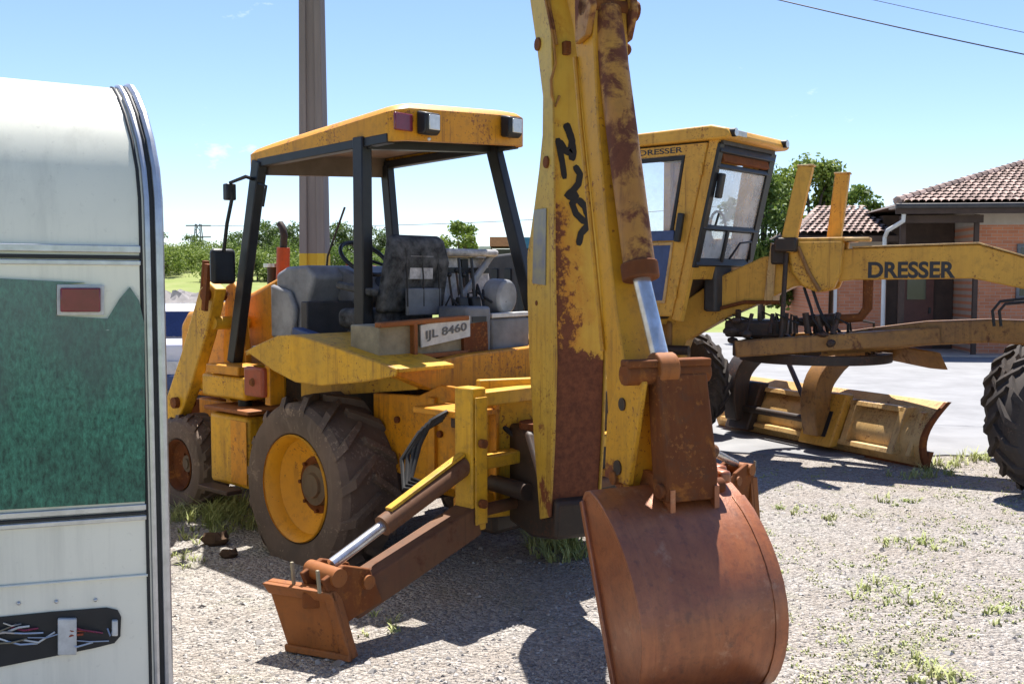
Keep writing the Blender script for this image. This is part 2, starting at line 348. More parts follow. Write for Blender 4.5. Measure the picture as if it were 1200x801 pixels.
# ------------------------------------------------------------------ the setting: ground, yard, pavement, field
def gravel_mat():
    m, nt, b = new_mat('gravel')
    tc = nt.nodes.new('ShaderNodeTexCoord')
    def vor(scale, feat='F1'):
        v = nt.nodes.new('ShaderNodeTexVoronoi'); v.inputs['Scale'].default_value = scale; v.feature = feat
        nt.links.new(tc.outputs['Object'], v.inputs['Vector']); return v
    v1, v2 = vor(42), vor(95)
    sh = nt.nodes.new('ShaderNodeSeparateColor'); nt.links.new(v1.outputs['Color'], sh.inputs[0])
    sh2 = nt.nodes.new('ShaderNodeSeparateColor'); nt.links.new(v2.outputs['Color'], sh2.inputs[0])
    c1 = ramp(nt, sh.outputs[0], .05, .95, (.14, .125, .115, 1), (.55, .51, .47, 1))
    c2 = ramp(nt, sh2.outputs[1], .05, .95, (.17, .155, .14, 1), (.55, .515, .475, 1))
    col = mixc(nt, .5, c1, c2)
    dirt = ramp(nt, nz(nt, .8, 8, .65), .38, .66); col = mixc(nt, mth(nt, 'MULTIPLY', dirt, .6), col, (.33, .275, .225)); dk = ramp(nt, nz(nt, 2.6, 8, .7, off=(1, 9, 0)), .56, .72); col = mixc(nt, mth(nt, 'MULTIPLY', dk, .35), col, (.14, .115, .095))
    green = ramp(nt, nz(nt, 1.3, 9, .72, off=(7, 3, 0)), .55, .74); col = mixc(nt, mth(nt, 'MULTIPLY', green, .42), col, (.22, .235, .11))
    nt.links.new(col, b.inputs['Base Color']); b.inputs['Roughness'].default_value = .9; b.inputs['Specular IOR Level'].default_value = .2
    h = mth(nt, 'ADD', mth(nt, 'MULTIPLY', v1.outputs['Distance'], -1.2), mth(nt, 'MULTIPLY', v2.outputs['Distance'], -.5))
    bump(nt, b, h, 1.0, .025)
    return m
M['gravel'] = gravel_mat()
M['asphalt'] = simple('worn_asphalt', (.27, .27, .275), .9, 0, .28, 1.2, .25, .2)
M['grass_ground'] = simple('field_grass', (.17, .215, .06), .95, 0, .4, .35, .3, .1, c2=(.25, .26, .11))
g = MB().add([(-2500, -2500, 0), (2500, -2500, 0), (2500, 2500, 0), (-2500, 2500, 0)], [(0, 1, 2, 3)]).build('ground', 'grass_ground'); tag(g, kind='structure')
# yard: a gently uneven gravel sheet
rnd = random.Random(5)
mb = MB(); nx, ny = 90, 70; x0, x1, y0, y1 = -16, 18, -3, 32
for j in range(ny + 1):
    for i in range(nx + 1):
        x = x0 + (x1 - x0) * i / nx; y = y0 + (y1 - y0) * j / ny
        z = .016 + .012 * noise.noise(Vector((x * .6, y * .6, 0))) if 0 < i < nx and 0 < j < ny else .006
        mb.v.append(Vector((x, y, z)))
for j in range(ny):
    for i in range(nx):
        a = j * (nx + 1) + i; mb.f.append((a, a + 1, a + nx + 2, a + nx + 1))
tag(mb.build('gravel_yard', 'gravel'), kind='structure')
edge = [(18, 8.6), (9, 9.9), (6.8, 10.25), (4.9, 10.5), (3.2, 10.3), (1.6, 10.9), (0, 11.6), (-1.5, 13.2), (-3.4, 15.5), (-6, 20)]
pts = []
for i in range(len(edge) - 1):
    a, b = Vector(edge[i]), Vector(edge[i + 1])
    for k in range(8):
        p = a.lerp(b, k / 8); p.y += .12 * noise.noise(Vector((p.x * 2.3, p.y * 2.3, 3))) + .05 * noise.noise(Vector((p.x * 9, p.y * 9, 3))); pts.append((p.x, p.y))
pts += [(-9, 34), (45, 34), (45, 8)]
tag(MB().prism(pts, 'z', -.02, .0305).build('pavement', 'asphalt'), kind='structure')
# a field that rises towards the tree line on the left
mb = MB(); n = 40
for j in range(n + 1):
    for i in range(n + 1):
        x = -170 + 240 * i / n; y = 42 + 260 * j / n
        t = min(1, max(0, (y - 45) / 75)); z = -.05 + 3.6 * t * t * (3 - 2 * t) * (1 - .55 * min(1, max(0, (x + 20) / 60))) + .3 * noise.noise(Vector((x * .05, y * .05, 0))) * t
        mb.v.append(Vector((x, y, z)))
for j in range(n):
    for i in range(n):
        a = j * (n + 1) + i; mb.f.append((a, a + 1, a + n + 2, a + n + 1))
tag(mb.build('field', 'grass_ground'), kind='structure')

# loose stones: too many to count
def stones(n, seed, area, smin, smax):
    rr = random.Random(seed); mb = MB()
    ph = (1 + 5 ** .5) / 2
    base = [Vector(v).normalized() for v in ((0, 0, 1), (.9, .3, .1), (-.5, .8, 0), (-.6, -.7, .1), (.4, -.8, .05), (.2, .4, .8), (0, 0, -1))]
    fc = [(0, 1, 5), (0, 5, 2), (5, 1, 2), (0, 2, 3), (0, 3, 4), (0, 4, 1), (6, 2, 1), (6, 3, 2), (6, 4, 3), (6, 1, 4)]
    for _ in range(n):
        p = area(rr)
        if p is None: continue
        s = smin + (smax - smin) * rr.random() ** 3
        a = rr.random() * 6.28; ca, sa = math.cos(a), math.sin(a); q = (rr.uniform(.7, 1.3), rr.uniform(.7, 1.2), rr.uniform(.45, .8))
        vs = []
        for b in base:
            x, y, z = b.x * q[0] * rr.uniform(.85, 1.15), b.y * q[1] * rr.uniform(.85, 1.15), b.z * q[2]
            vs.append((p[0] + s * (x * ca - y * sa), p[1] + s * (x * sa + y * ca), p[2] + s * z))
        mb.add(vs, fc)
    return mb
def yard_z(x, y): return .016 + .012 * noise.noise(Vector((x * .6, y * .6, 0)))
def near(rr):
    y = 4.2 + 6.0 * rr.random() ** 1.6; x = (rr.random() - .5) * 1.15 * y
    return (x, y, yard_z(x, y) + .001)
def stone_mat(name, lo, hi):
    m, nt, b = new_mat(name)
    gi = nt.nodes.new('ShaderNodeNewGeometry')
    nt.links.new(ramp(nt, gi.outputs['Random Per Island'], 0, 1, lo, hi), b.inputs['Base Color'])
    b.inputs['Roughness'].default_value = .9; b.inputs['Specular IOR Level'].default_value = .2; return m
M['stone'] = stone_mat('loose_stone', (.11, .1, .095, 1), (.46, .435, .41, 1))
sm = stones(15000, 2, near, .004, .016); big = stones(420, 9, near, .015, .034); sm.add(big.v, big.f)
o = sm.build('loose_gravel', 'stone'); tag(o, 'small loose grey stones lying over the gravel yard', 'gravel', kind='stuff')

# weeds coming through the gravel
M['weed'] = simple('weed_green', (.3, .36, .11), .7, 0, .5, 3, 0, .2, c2=(.46, .46, .22))
def tuft(mb, rr, x, y, h, nb, sp):
    z = yard_z(x, y)
    for _ in range(nb):
        a = rr.random() * 6.28; d = rr.random() * sp; bx, by = x + d * math.cos(a), y + d * math.sin(a)
        hh = h * rr.uniform(.5, 1.2); ln = rr.uniform(.5, 1.8) * hh; b = rr.random() * 6.28; wd = rr.uniform(.003, .007)
        dx, dy = math.cos(b), math.sin(b); px, py = -dy * wd, dx * wd
        mb.add([(bx - px, by - py, z - .01), (bx + px, by + py, z - .01), (bx + px * .8 + dx * ln * .35, by + py * .8 + dy * ln * .35, z + hh * .6), (bx - px * .8 + dx * ln * .35, by - py * .8 + dy * ln * .35, z + hh * .6), (bx + dx * ln, by + dy * ln, z + hh)],
               [(0, 1, 2, 3), (3, 2, 4)])
rr = random.Random(11); mb = MB()
for _ in range(2600):                                # thin spread on the right-hand gravel
    px, py = rr.uniform(880, 1230), rr.uniform(548, 815); p = ground(px, py)
    if noise.noise(Vector((p.x * 1.1 + 4, p.y * 1.1, 2))) + .35 * noise.noise(Vector((p.x * 4, p.y * 4, 0))) < rr.uniform(-.35, .5): continue
    tuft(mb, rr, p.x, p.y, rr.uniform(.006, .018), 6, .05)
for (px, py, n, h) in ((1030, 700, 10, .06), (1055, 590, 9, .05), (1075, 560, 14, .08), (1100, 640, 10, .05), (985, 610, 8, .04), (1160, 720, 7, .05), (930, 600, 6, .04), (1090, 795, 14, .06), (1045, 640, 10, .045),
                       (655, 640, 34, .16), (668, 655, 22, .12), (640, 625, 26, .16), (250, 612, 26, .13), (275, 605, 26, .15), (225, 606, 20, .09), (285, 620, 18, .12), (205, 612, 14, .08), (262, 598, 24, .15), (240, 628, 12, .06), (210, 660, 8, .04), (460, 738, 6, .05), (1140, 540, 16, .1), (1110, 548, 12, .08), (1092, 556, 10, .08)):
    c = ground(px, py)
    for _ in range(n):
        tuft(mb, rr, c.x + rr.gauss(0, .1), c.y + rr.gauss(0, .1), h * rr.uniform(.5, 1.1), 9, .035)
for _ in range(260):
    x, y = rr.uniform(-4.2, -1.6), rr.uniform(8.0, 12.5); tuft(mb, rr, x, y, rr.uniform(.03, .09), 7, .05)
tag(mb.build('weeds', 'weed'), 'sparse green weeds and grass coming up through the gravel', 'weeds', kind='stuff')

# ------------------------------------------------------------------ trees
M['bark'] = simple('bark', (.13, .1, .075), .9, 0, .4, 6, .3, .1)
def leaf_mat(name, a, b_):
    m, nt, b = new_mat(name)
    gi = nt.nodes.new('ShaderNodeNewGeometry')
    c = ramp(nt, gi.outputs['Random Per Island'], 0, 1, (*a, 1), (*b_, 1))
    nt.links.new(c, b.inputs['Base Color']); b.inputs['Roughness'].default_value = .6; b.inputs['Specular IOR Level'].default_value = .25
    tr = nt.nodes.new('ShaderNodeBsdfTranslucent'); nt.links.new(c, tr.inputs[0])
    ms = nt.nodes.new('ShaderNodeMixShader'); ms.inputs[0].default_value = .3
    nt.links.new(b.outputs[0], ms.inputs[1]); nt.links.new(tr.outputs[0], ms.inputs[2]); nt.links.new(ms.outputs[0], nt.nodes['Material Output'].inputs[0])
    return m
M['leaf'] = leaf_mat('leaf_green', (.06, .1, .02), (.16, .23, .045))
M['leaf_light'] = leaf_mat('leaf_light_green', (.12, .18, .03), (.25, .31, .065))
M['leaf_dark'] = leaf_mat('leaf_dark_green', (.03, .055, .015), (.085, .125, .03))
def tree_meshes(seed, h, rad, leaves, size, mat, trunk_r, low=.3, lobes=14):
    rr = random.Random(seed); tk = MB(); top = Vector((rr.uniform(-.1, .1) * rad, rr.uniform(-.1, .1) * rad, h * .62))
    tk.tube([(0, 0, -.1), (top.x * .3, top.y * .3, h * .25), top], [trunk_r * 1.3, trunk_r, trunk_r * .45], 9)
    L = []
    for k in range(lobes):
        a = 6.283 * k / lobes * 2.4 + rr.random(); t = rr.random()
        z = h * (low + (1 - low) * (.12 + .8 * t)); r = rad * (.25 + .6 * math.sin(math.pi * min(1, .2 + .75 * (1 - t)))) * rr.uniform(.45, 1)
        c = Vector((r * math.cos(a), r * math.sin(a), z)); s = rad * rr.uniform(.24, .44); L.append((c, s))
        st = Vector((top.x * .4, top.y * .4, h * (.22 + .3 * t)))
        tk.tube([st, st.lerp(c, .5) + Vector((0, 0, .06 * h)), c], [trunk_r * .45, trunk_r * .28, trunk_r * .1], 6)
    L.append((Vector((top.x, top.y, h * .9)), rad * .35))
    cr = MB()
    for _ in range(leaves):
        c, s = rr.choice(L); d = Vector((rr.gauss(0, 1), rr.gauss(0, 1), rr.gauss(0, .8))).normalized() * s * (rr.random() ** .45) * rr.uniform(.85, 1.2)
        p = c + d; nrm = (d.normalized() * .5 + Vector((rr.gauss(0, .6), rr.gauss(0, .6), rr.gauss(.3, .6)))).normalized()
        u = nrm.orthogonal().normalized(); v = nrm.cross(u); a = rr.random() * 6.28; u, v = u * math.cos(a) + v * math.sin(a), v * math.cos(a) - u * math.sin(a)
        z = size * rr.uniform(.6, 1.3)
        cr.add([p - u * z, p - v * z * .55 + nrm * z * .1, p + u * z, p + v * z * .55 + nrm * z * .1], [(0, 1, 2, 3)])
    return tk.mesh('trunk', 'bark'), cr.mesh('crown', mat)
def tree(name, label, loc, meshes, scale=1, rot=0, group=None, cat='tree'):
    t = thing(name, label, cat, loc, rot, group); t.scale = (scale,) * 3
    for nm, me in zip(('trunk', 'crown'), meshes):
        o = bpy.data.objects.new(nm, me); COL.objects.link(o); o.parent = t
    return t
def field_z(x, y):
    t = min(1, max(0, (y - 45) / 75)); return -.05 + 3.6 * t * t * (3 - 2 * t) * (1 - .55 * min(1, max(0, (x + 20) / 60)))
tm = [tree_meshes(21, 6, 3.2, 2600, .2, 'leaf', .16, .08, 16), tree_meshes(22, 5, 3.4, 2600, .2, 'leaf_dark', .15, .05, 16), tree_meshes(23, 4, 3.2, 2200, .2, 'leaf_light', .13, .03, 14)]
hedge = [(205, 100, .7, 2), (228, 112, .72, 0), (252, 105, .8, 2), (276, 116, .82, 0), (298, 108, .9, 1), (318, 118, 1.12, 0), (338, 106, 1.05, 1), (356, 116, 1.1, 0), (376, 110, .95, 1), (396, 118, 1.1, 0), (414, 110, 1.08, 1), (436, 118, 1.02, 0), (456, 112, .85, 1), (184, 110, .8, 0)]
for i, (px, Y, s, k) in enumerate(hedge):
    x = (px - 600) / F_PX * Y
    s *= .68
    lab = ('mid green bushy tree in the far row beyond the field', 'dark green spreading tree in the far row beyond the field', 'low pale green shrub tree in the far row beyond the field')[k]
    tree('field_tree', lab, (x, Y, field_z(x, Y) - .05), tm[k], s, i * 1.3, 'trees along the far side of the field')
bm_ = [tree_meshes(51, 2.6, 2.3, 2200, .13, 'leaf_light', .08, .0, 18), tree_meshes(52, 3.0, 2.4, 2200, .13, 'leaf', .08, .0, 18)]
rr = random.Random(77)
for i in range(26):
    px = 190 + i * 11.2 + rr.uniform(-4, 4); Y = rr.uniform(78, 98); x = (px - 600) / F_PX * Y; k = 0 if rr.random() < .6 else 1
    tree('hedge_bush', ('pale yellow green bush in the hedge at the foot of the far trees', 'mid green bush in the hedge at the foot of the far trees')[k], (x, Y, field_z(x, Y) - .1), bm_[k], rr.uniform(.55, .95), i * 2.1, 'bushes of the far hedge', 'bush')
p = at(540, 320, 48); tree('small_tree', 'small light green tree seen beyond the black cab seat', (p.x, 48, .0), tree_meshes(31, 4.5, 1.2, 2600, .1, 'leaf_light', .1, .15, 12))
p = at(940, 320, 34); tree('garden_tree', 'leafy green tree behind the grader cab beside the house', (p.x, 33, 0), tree_meshes(33, 5.8, 1.7, 13000, .1, 'leaf_light', .15, .14, 26))
p = at(893, 320, 29); tree('garden_tree', 'darker narrow tree close behind the grader windscreen', (p.x, 29, 0), tree_meshes(35, 5.0, 1.1, 6000, .085, 'leaf', .1, .1, 18))
p = at(1004, 320, 40); tree('garden_tree', 'small tree top showing over the low wing roof', (p.x, 40, 0), tree_meshes(37, 5.6, 1.3, 3000, .11, 'leaf', .13, .2, 12))

# ------------------------------------------------------------------ house
def brick_mat(name, a, b_, mortar):
    m, nt, b = new_mat(name)
    tc = nt.nodes.new('ShaderNodeTexCoord'); mp = nt.nodes.new('ShaderNodeMapping'); mp.inputs['Rotation'].default_value = (R(90), 0, 0)
    bt = nt.nodes.new('ShaderNodeTexBrick'); bt.inputs['Scale'].default_value = 1
    bt.inputs['Brick Width'].default_value = .24; bt.inputs['Row Height'].default_value = .08; bt.inputs['Mortar Size'].default_value = .006; bt.inputs['Bias'].default_value = -.1
    bt.inputs['Color1'].default_value = (*a, 1); bt.inputs['Color2'].default_value = (*b_, 1); bt.inputs['Mortar'].default_value = (*mortar, 1)
    nt.links.new(tc.outputs['Object'], mp.inputs[0]); nt.links.new(mp.outputs[0], bt.inputs['Vector'])
    c = mixc(nt, mth(nt, 'MULTIPLY', ramp(nt, nz(nt, 1.5, 7, .6), .4, .7), .35), bt.outputs[0], (b_[0] * .7, b_[1] * .7, b_[2] * .7))
    nt.links.new(c, b.inputs['Base Color']); b.inputs['Roughness'].default_value = .9; b.inputs['Specular IOR Level'].default_value = .15
    bump(nt, b, bt.outputs['Fac'], -.5, .01); return m
M['brick'] = brick_mat('brick_wall', (.56, .225, .12), (.46, .17, .09), (.42, .31, .24))
M['plaster'] = simple('plaster_band', (.46, .39, .33), .9, 0, .25, 2, .1, .2)
M['tile'] = stone_mat('clay_tile', (.2, .145, .125, 1), (.42, .31, .27, 1))
M['timber'] = simple('dark_timber', (.075, .045, .032), .7, 0, .4, 5, .1)
M['white'] = simple('white_paint', (.62, .62, .6), .5, 0, .15, 6, .04)
M['window'] = simple('window_dark', (.035, .042, .05), .12, 0, .4, 1.5, 0, .6)
HS = Frame(at(1142, 330, 24.2)[:2], (.992, -.105))
house = thing('brick_house', 'brick house with tiled hip roof and a lower wing behind the grader', 'house', (HS.o.x, HS.o.y, 0), HS.yaw)
Z0 = .02; EA = 3.5
def tiles(name, u0, u1, ez, ey, rise, run, parent, hipl=0, hipr=0, cols=.165, row=.3):
    """rows of barrel tiles on one roof slope: u along the eave, back and up by run and rise"""
    rr = random.Random(name + str(u0)); sl = math.hypot(rise, run); nr = int(sl / row); mb = MB()
    cs, sn = run / sl, rise / sl
    for j in range(nr):
        v0, v1 = j * row, (j + 1) * row + .05; f = v0 / sl
        a, b = u0 + hipl * f, u1 - hipr * f; nc = max(1, int((b - a) / cols))
        for i in range(nc):
            x = a + i * cols + cols / 2 + rr.uniform(-.008, .008); vs = []
            for (v, rz) in ((v0, .05), (v1, .012)):
                for q in range(5):
                    an = math.pi * q / 4; dx = -math.cos(an) * cols * .52; dn = math.sin(an) * .06 + rz
                    vs.append((x + dx, ey + v * cs - dn * sn, ez + v * sn + dn * cs))
            mb.add(vs, [(q, q + 1, q + 6, q + 5) for q in range(4)])
    o = mb.build(name, 'tile', parent, sharp=60); tag(o, kind='stuff'); return o
# main block: x 0 .. 9, back 7
W1 = 9.0
MB().box(0, W1, 0, 6.8, Z0, EA - .42).build('wall', 'brick', house)
MB().box(-.003, W1, -.004, 6.8, EA - .42, EA).build('plaster_band', 'plaster', house)
MB().box(-1.75, -.02, 1.5, 6.5, Z0, EA - .1).build('porch_wall', 'timber', house)
rf = MB()   # roof body (hip) under the tiles, overhang .7
x0, x1, y0, y1, rx0, rx1, ry, rz = -2.0, W1 + .7, -.75, 7.4, 2.4, W1 - 3, 3.3, EA + 1.3
rf.add([(x0, y0, EA), (x1, y0, EA), (x1, y1, EA), (x0, y1, EA), (rx0, ry, rz), (rx1, ry, rz)], [(0, 3, 2, 1), (0, 1, 5, 4), (1, 2, 5), (2, 3, 4, 5), (3, 0, 4)])
roof = rf.build('roof', 'timber', house)
tiles('tile_rows', x0 - .03, x1 + .03, EA + .03, y0 - .03, rz - EA, ry - y0, roof, rx0 - x0, x1 - rx1)
hip = MB()
for i in range(22):
    a = Vector((x0, y0, EA + .1)); b = Vector((rx0, ry, rz + .1)); p = a.lerp(b, i / 22); q = a.lerp(b, (i + 1.15) / 22); hip.tube([p, q], [.11, .085], 8)
for i in range(12):
    p = Vector((rx0, ry, rz + .1)).lerp(Vector((rx1, ry, rz + .1)), i / 12); q = Vector((rx0, ry, rz + .1)).lerp(Vector((rx1, ry, rz + .1)), (i + 1.1) / 12); hip.tube([p, q], [.11, .09], 8)
hip.build('ridge_caps', 'tile', roof)
MB().box(x0 - .04, x1 + .04, y0 - .06, y0 - .02, EA - .2, EA + .0).build('fascia', 'timber', roof)
MB().box(x0, x1, y0 - .015, -.01, EA - .05, EA - .01).build('soffit', 'plaster', roof)
MB().tube([(x0 - .05, y0 - .1, EA - .02), (x1, y0 - .1, EA - .02)], .06, 8).build('gutter', 'darkgrey', roof)
MB().bar((-.12, -.4, EA - .2), (-.12, -.4, Z0), .1).build('porch_post', 'timber', house)
MB().bar((-1.72, -.2, EA - .22), (-1.72, -.2, Z0), .12).build('porch_post', 'timber', house)
MB().bar((-1.8, -.45, EA - .3), (0, -.45, EA - .3), .1, .18).build('porch_beam', 'timber', house)
d = MB().box(-1.35, -.5, 1.44, 1.49, Z0, 2.15).build('door', simple('door_wood', (.12, .04, .028), .5, 0, .3, 5, .05), house)
MB().box(-.62, -.57, 1.41, 1.44, .95, 1.1).build('handle', 'black', d); MB().box(-1.15, -.7, 1.42, 1.438, 1.3, 1.9).build('pane', 'window', d)
for wx in (1.0, 4.2):
    f = MB(); a, b, z0, z1 = wx, wx + 1.7, 1.42, 2.55
    for q in ((a - .07, b + .07, z1, z1 + .08), (a - .07, b + .07, z0 - .08, z0), (a - .07, a, z0, z1), (b, b + .07, z0, z1), ((a + b) / 2 - .03, (a + b) / 2 + .03, z0, z1)):
        f.box(q[0], q[1], -.05, .03, q[2], q[3])
    wd = f.build('window', 'bluegrey', house)
    MB().box(a, (a + b) / 2 - .03, -.02, .02, z0, z1).build('pane', 'window', wd); MB().box((a + b) / 2 + .03, b, -.025, .02, z0, z1).build('pane', 'window', wd)
    MB().box(a - .15, b + .15, -.12, .02, z0 - .14, z0 - .082).build('sill', 'plaster', wd)
dp = MB().tube([(-1.84, -.75, EA - .1), (-1.84, -.7, EA - .35), (-2.05, -.15, EA - .55), (-2.05, .1, EA - .7), (-2.05, .1, Z0)], .05, 8).build('downpipe', 'white', house)
# lower wing to the left, set back
EW = 2.85; WX0, WX1, WY = -3.5, -1.77, 1.0
MB().box(WX0, WX1, WY, 6.4, Z0, EW - .42).build('wing_wall', 'brick', house)
MB().box(WX0, WX1, WY - .004, 6.4, EW - .42, EW).build('wing_plaster_band', 'plaster', house)
MB().bar((-3.0, WY - .06, EW - .1), (-3.0, WY - .06, Z0), .07).build('wing_downpipe', 'white', house)
wr = MB().add([(WX0 - .6, WY - .6, EW), (WX1 + .1, WY - .6, EW), (WX1 + .1, 6.8, EW), (WX0 - .6, 6.8, EW), (WX0 + .6, 3.6, EW + .85), (WX1 + .1, 3.6, EW + .85)], [(0, 3, 2, 1), (0, 1, 5, 4), (1, 2, 5), (2, 3, 4, 5), (3, 0, 4)]).build('wing_roof', 'timber', house)
tiles('wing_tile_rows', WX0 - .63, WX1 + .1, EW + .03, WY - .63, .85, 3.2, wr, 1.2, 0)
MB().box(WX0 - .63, WX1 + .1, WY - .66, WY - .62, EW - .14, EW).build('wing_fascia', 'timber', wr)
# low plinth the house stands on
tag(MB().box(-4.6, 12, -.8, 9, -.02, .06).build('terrace', 'plaster'), kind='structure')
t = bpy.data.objects['terrace']; t.location = (HS.o.x, HS.o.y, 0); t.rotation_euler = (0, 0, HS.yaw)

# small far building with orange and blue roof sheets
SH = at(585, 300, 55)
shed = thing('roadside_building', 'far low building with orange and blue roof panels beside the small tree', 'building', (SH.x, 55, 0), 0)
MB().box(-1.9, 2.4, 0, 4, -.05, 3.2).build('wall', 'darkgrey', shed)
MB().box(-2.0, -.45, -.3, 4.2, 3.35, 3.5).build('white_awning', 'white', shed)
MB().box(-.5, .75, -.32, 4.3, 3.502, 4.0).build('orange_roof', simple('orange_sheet', (.5, .22, .12), .6), shed)
MB().box(.75, 3.0, -.31, 4.3, 3.4, 3.98).build('blue_roof', simple('blue_sheet', (.05, .19, .36), .6), shed)
MB().box(-1.9, 2.4, -.05, 4, 3.2, 3.36).build('roof_beam', 'darkgrey', shed)

# ------------------------------------------------------------------ utility pole, wires, lattice pylon
def pole_mat():
    m, nt, b = new_mat('weathered_concrete_pole')
    n = nz(nt, 5, 8, .65, stretch=(1, 1, .08)); c = mixc(nt, ramp(nt, n, .3, .7), (.25, .205, .185), (.15, .125, .115))
    tc = nt.nodes.new('ShaderNodeTexCoord'); sx = nt.nodes.new('ShaderNodeSeparateXYZ'); nt.links.new(tc.outputs['Object'], sx.inputs[0])
    band = mth(nt, 'LESS_THAN', sx.outputs[2], 2.14)
    c = mixc(nt, band, c, (.58, .36, .03)); nt.links.new(c, b.inputs['Base Color']); b.inputs['Roughness'].default_value = .85
    bump(nt, b, n, .3, .01); return m
PY = 12.5; pc = at(369, 300, PY)
pole = thing('utility_pole', 'tall tapered concrete utility pole with yellow base behind the canopy', 'pole', (pc.x, PY, 0), R(-6))
def hsec(z, wx, wy, g): return [(-wx, -wy, z), (-wx * .38, -wy, z), (-wx * .38, -wy + g, z), (wx * .38, -wy + g, z), (wx * .38, -wy, z), (wx, -wy, z), (wx, wy, z), (-wx, wy, z)]
ms = MB(); A = hsec(-.1, .178, .14, .05); Bq = hsec(9.5, .095, .075, .03); n = 8
ms.add(A + Bq, [tuple(range(7, -1, -1)), tuple(range(8, 16))] + [(i, (i + 1) % 8, (i + 1) % 8 + 8, i + 8) for i in range(8)])
ms.build('shaft', pole_mat(), pole, .012, sharp=20)
MB().bar((-1.1, -.1, 8.9), (1.1, -.1, 8.9), .1, .12).build('crossarm', 'timber', pole)
for ix in (-.95, -.35, .35, .95): MB().lathe([(.0, 0), (.05, 0), (.035, .05), (.05, .07), (.035, .1), (.05, .12), (.02, .16), (0, .16)], (ix, -.1, 8.96), 10, 'z').build('insulator', 'white', pole)
def wire(name, label, p, q, sag, r, grp=None):
    p, q = Vector(p), Vector(q); pts = [p.lerp(q, i / 24) + Vector((0, 0, -4 * sag * (i / 24) * (1 - i / 24))) for i in range(25)]
    o = MB().tube(pts, r, 6).build(name, 'black'); tag(o, label, 'wire', grp); return o
wire('overhead_wire', 'thick dark overhead cable crossing the open sky above the house', at(640, -70, 17), at(1500, 122, 13), .12, .009)
wire('overhead_wire', 'thin upper overhead cable crossing the open sky above the house', at(640, -92, 19), at(1500, 98, 15), .1, .005)
wire('far_wire', 'faint high voltage line running from the lattice pylon behind the canopy', at(232, 264, 190), at(900, 236, 165), 1.5, .05)
PX = at(233, 300, 190)
pyl = thing('lattice_pylon', 'distant steel lattice pylon standing above the far trees', 'pylon', (PX.x, 190, 0))
m_ = MB(); ht = PX.z + 5.9
for sx in (-1, 1):
    for sy in (-1, 1): m_.bar((sx * 1.1, sy * 1.1, 2), (sx * .4, sy * .4, ht), .16)
m_.build('tower_legs', 'bluegrey', pyl)
m_ = MB()
for k in range(7):
    z0 = 2 + (ht - 2) * k / 7; z1 = 2 + (ht - 2) * (k + 1) / 7; a = 1.1 - .7 * k / 7; b = 1.1 - .7 * (k + 1) / 7
    m_.bar((-a, -a, z0), (b, -b, z1), .1); m_.bar((a, -a, z0), (-b, -b, z1), .1)
m_.build('bracing', 'bluegrey', pyl)
for z in (ht - .3, ht - 2.4): MB().bar((-2.3, 0, z), (2.3, 0, z), .22).build('crossarm', 'bluegrey', pyl)
p = at(521, 300, 60)
sp_ = thing('street_post', 'thin far post standing beside the small tree', 'post', (p.x, 60, 0))
MB().cyl((0, 0, 0), (0, 0, 4.05), .06, .05, 8).build('shaft', 'darkgrey', sp_); MB().bar((0, 0, 4.0), (-.5, 0, 4.1), .06).build('arm', 'darkgrey', sp_)

# ------------------------------------------------------------------ rubble by the field
M['rock'] = simple('grey_rock', (.3, .28, .27), .9, 0, .5, 3, .5, .15)
rr = random.Random(41)
for i, (px, Y, s, q) in enumerate(((203, 27, .86, 1.2), (222, 26, .84, 1.3), (241, 27.5, .9, 1.1), (257, 26.5, .8, 1.2), (190, 25, .75, 1.2), (231, 24, .62, 1.3), (272, 28, .78, 1.2))):
    x = (px - 600) / F_PX * Y; b = MB(); b.sphere((0, 0, s * .75), s, 14, 9, (q, 1, 1))
    b.warp(lambda v: v * (1 + .28 * noise.noise(v * 2.2 / s + Vector((i * 7, 0, 0))) + .1 * noise.noise(v * 6 / s)))
    o = b.build('boulder', 'rock', sharp=25); o.location = (x, Y, -.05); tag(o, 'pale grey boulder in the rubble bank beyond the white car', 'boulder', 'boulders in the rubble bank')

for (px, py, s_, lab) in ((252, 640, .07, 'dark brown clod of earth on the gravel behind the rear tyre'), (268, 655, .045, 'small flat clod of earth next to the larger one')):
    c_ = ground(px, py); b = MB(); b.sphere((0, 0, s_ * .5), s_, 14, 9, (1.3, 1, .7))
    b.warp(lambda v: v * (1 + .4 * noise.noise(v * 2.4 / s_) + .15 * noise.noise(v * 7 / s_)))
    o = b.build('earth_clod', simple('dry_earth', (.11, .07, .045), .95, 0, .4, 20, .5, .1), sharp=25); o.location = (c_.x, c_.y, .012); tag(o, lab, 'clod')

# ------------------------------------------------------------------ caravan on the left
M['caravan'] = simple('caravan_enamel', (.60, .61, .57), .28, 0, .12, 1.6, .03, .5, c2=(.52, .54, .5), coat=.3)
def enamel():
    m, nt, b = new_mat('caravan_enamel')
    c = mixc(nt, ramp(nt, nz(nt, 1.6, 6, .6), .35, .7), (.76, .735, .62), (.68, .665, .565))
    st = ramp(nt, nz(nt, 7, 7, .7, stretch=(1, 1, .07)), .5, .78); c = mixc(nt, mth(nt, 'MULTIPLY', st, .4), c, (.33, .32, .27))
    sp_ = ramp(nt, nz(nt, 34, 6, .7), .6, .76); c = mixc(nt, mth(nt, 'MULTIPLY', sp_, .35), c, (.3, .28, .22))
    nt.links.new(c, b.inputs['Base Color']); b.inputs['Roughness'].default_value = .3; b.inputs['Coat Weight'].default_value = .25
    bump(nt, b, nz(nt, 3.5, 3, .5), .08, .02); return m
M['caravan'] = enamel()
M['alu'] = simple('aluminium_trim', (.55, .56, .58), .35, .8, .25, 20, .05)
M['rubber'] = simple('black_rubber', (.02, .02, .021), .6, 0, .3, 12, .05)
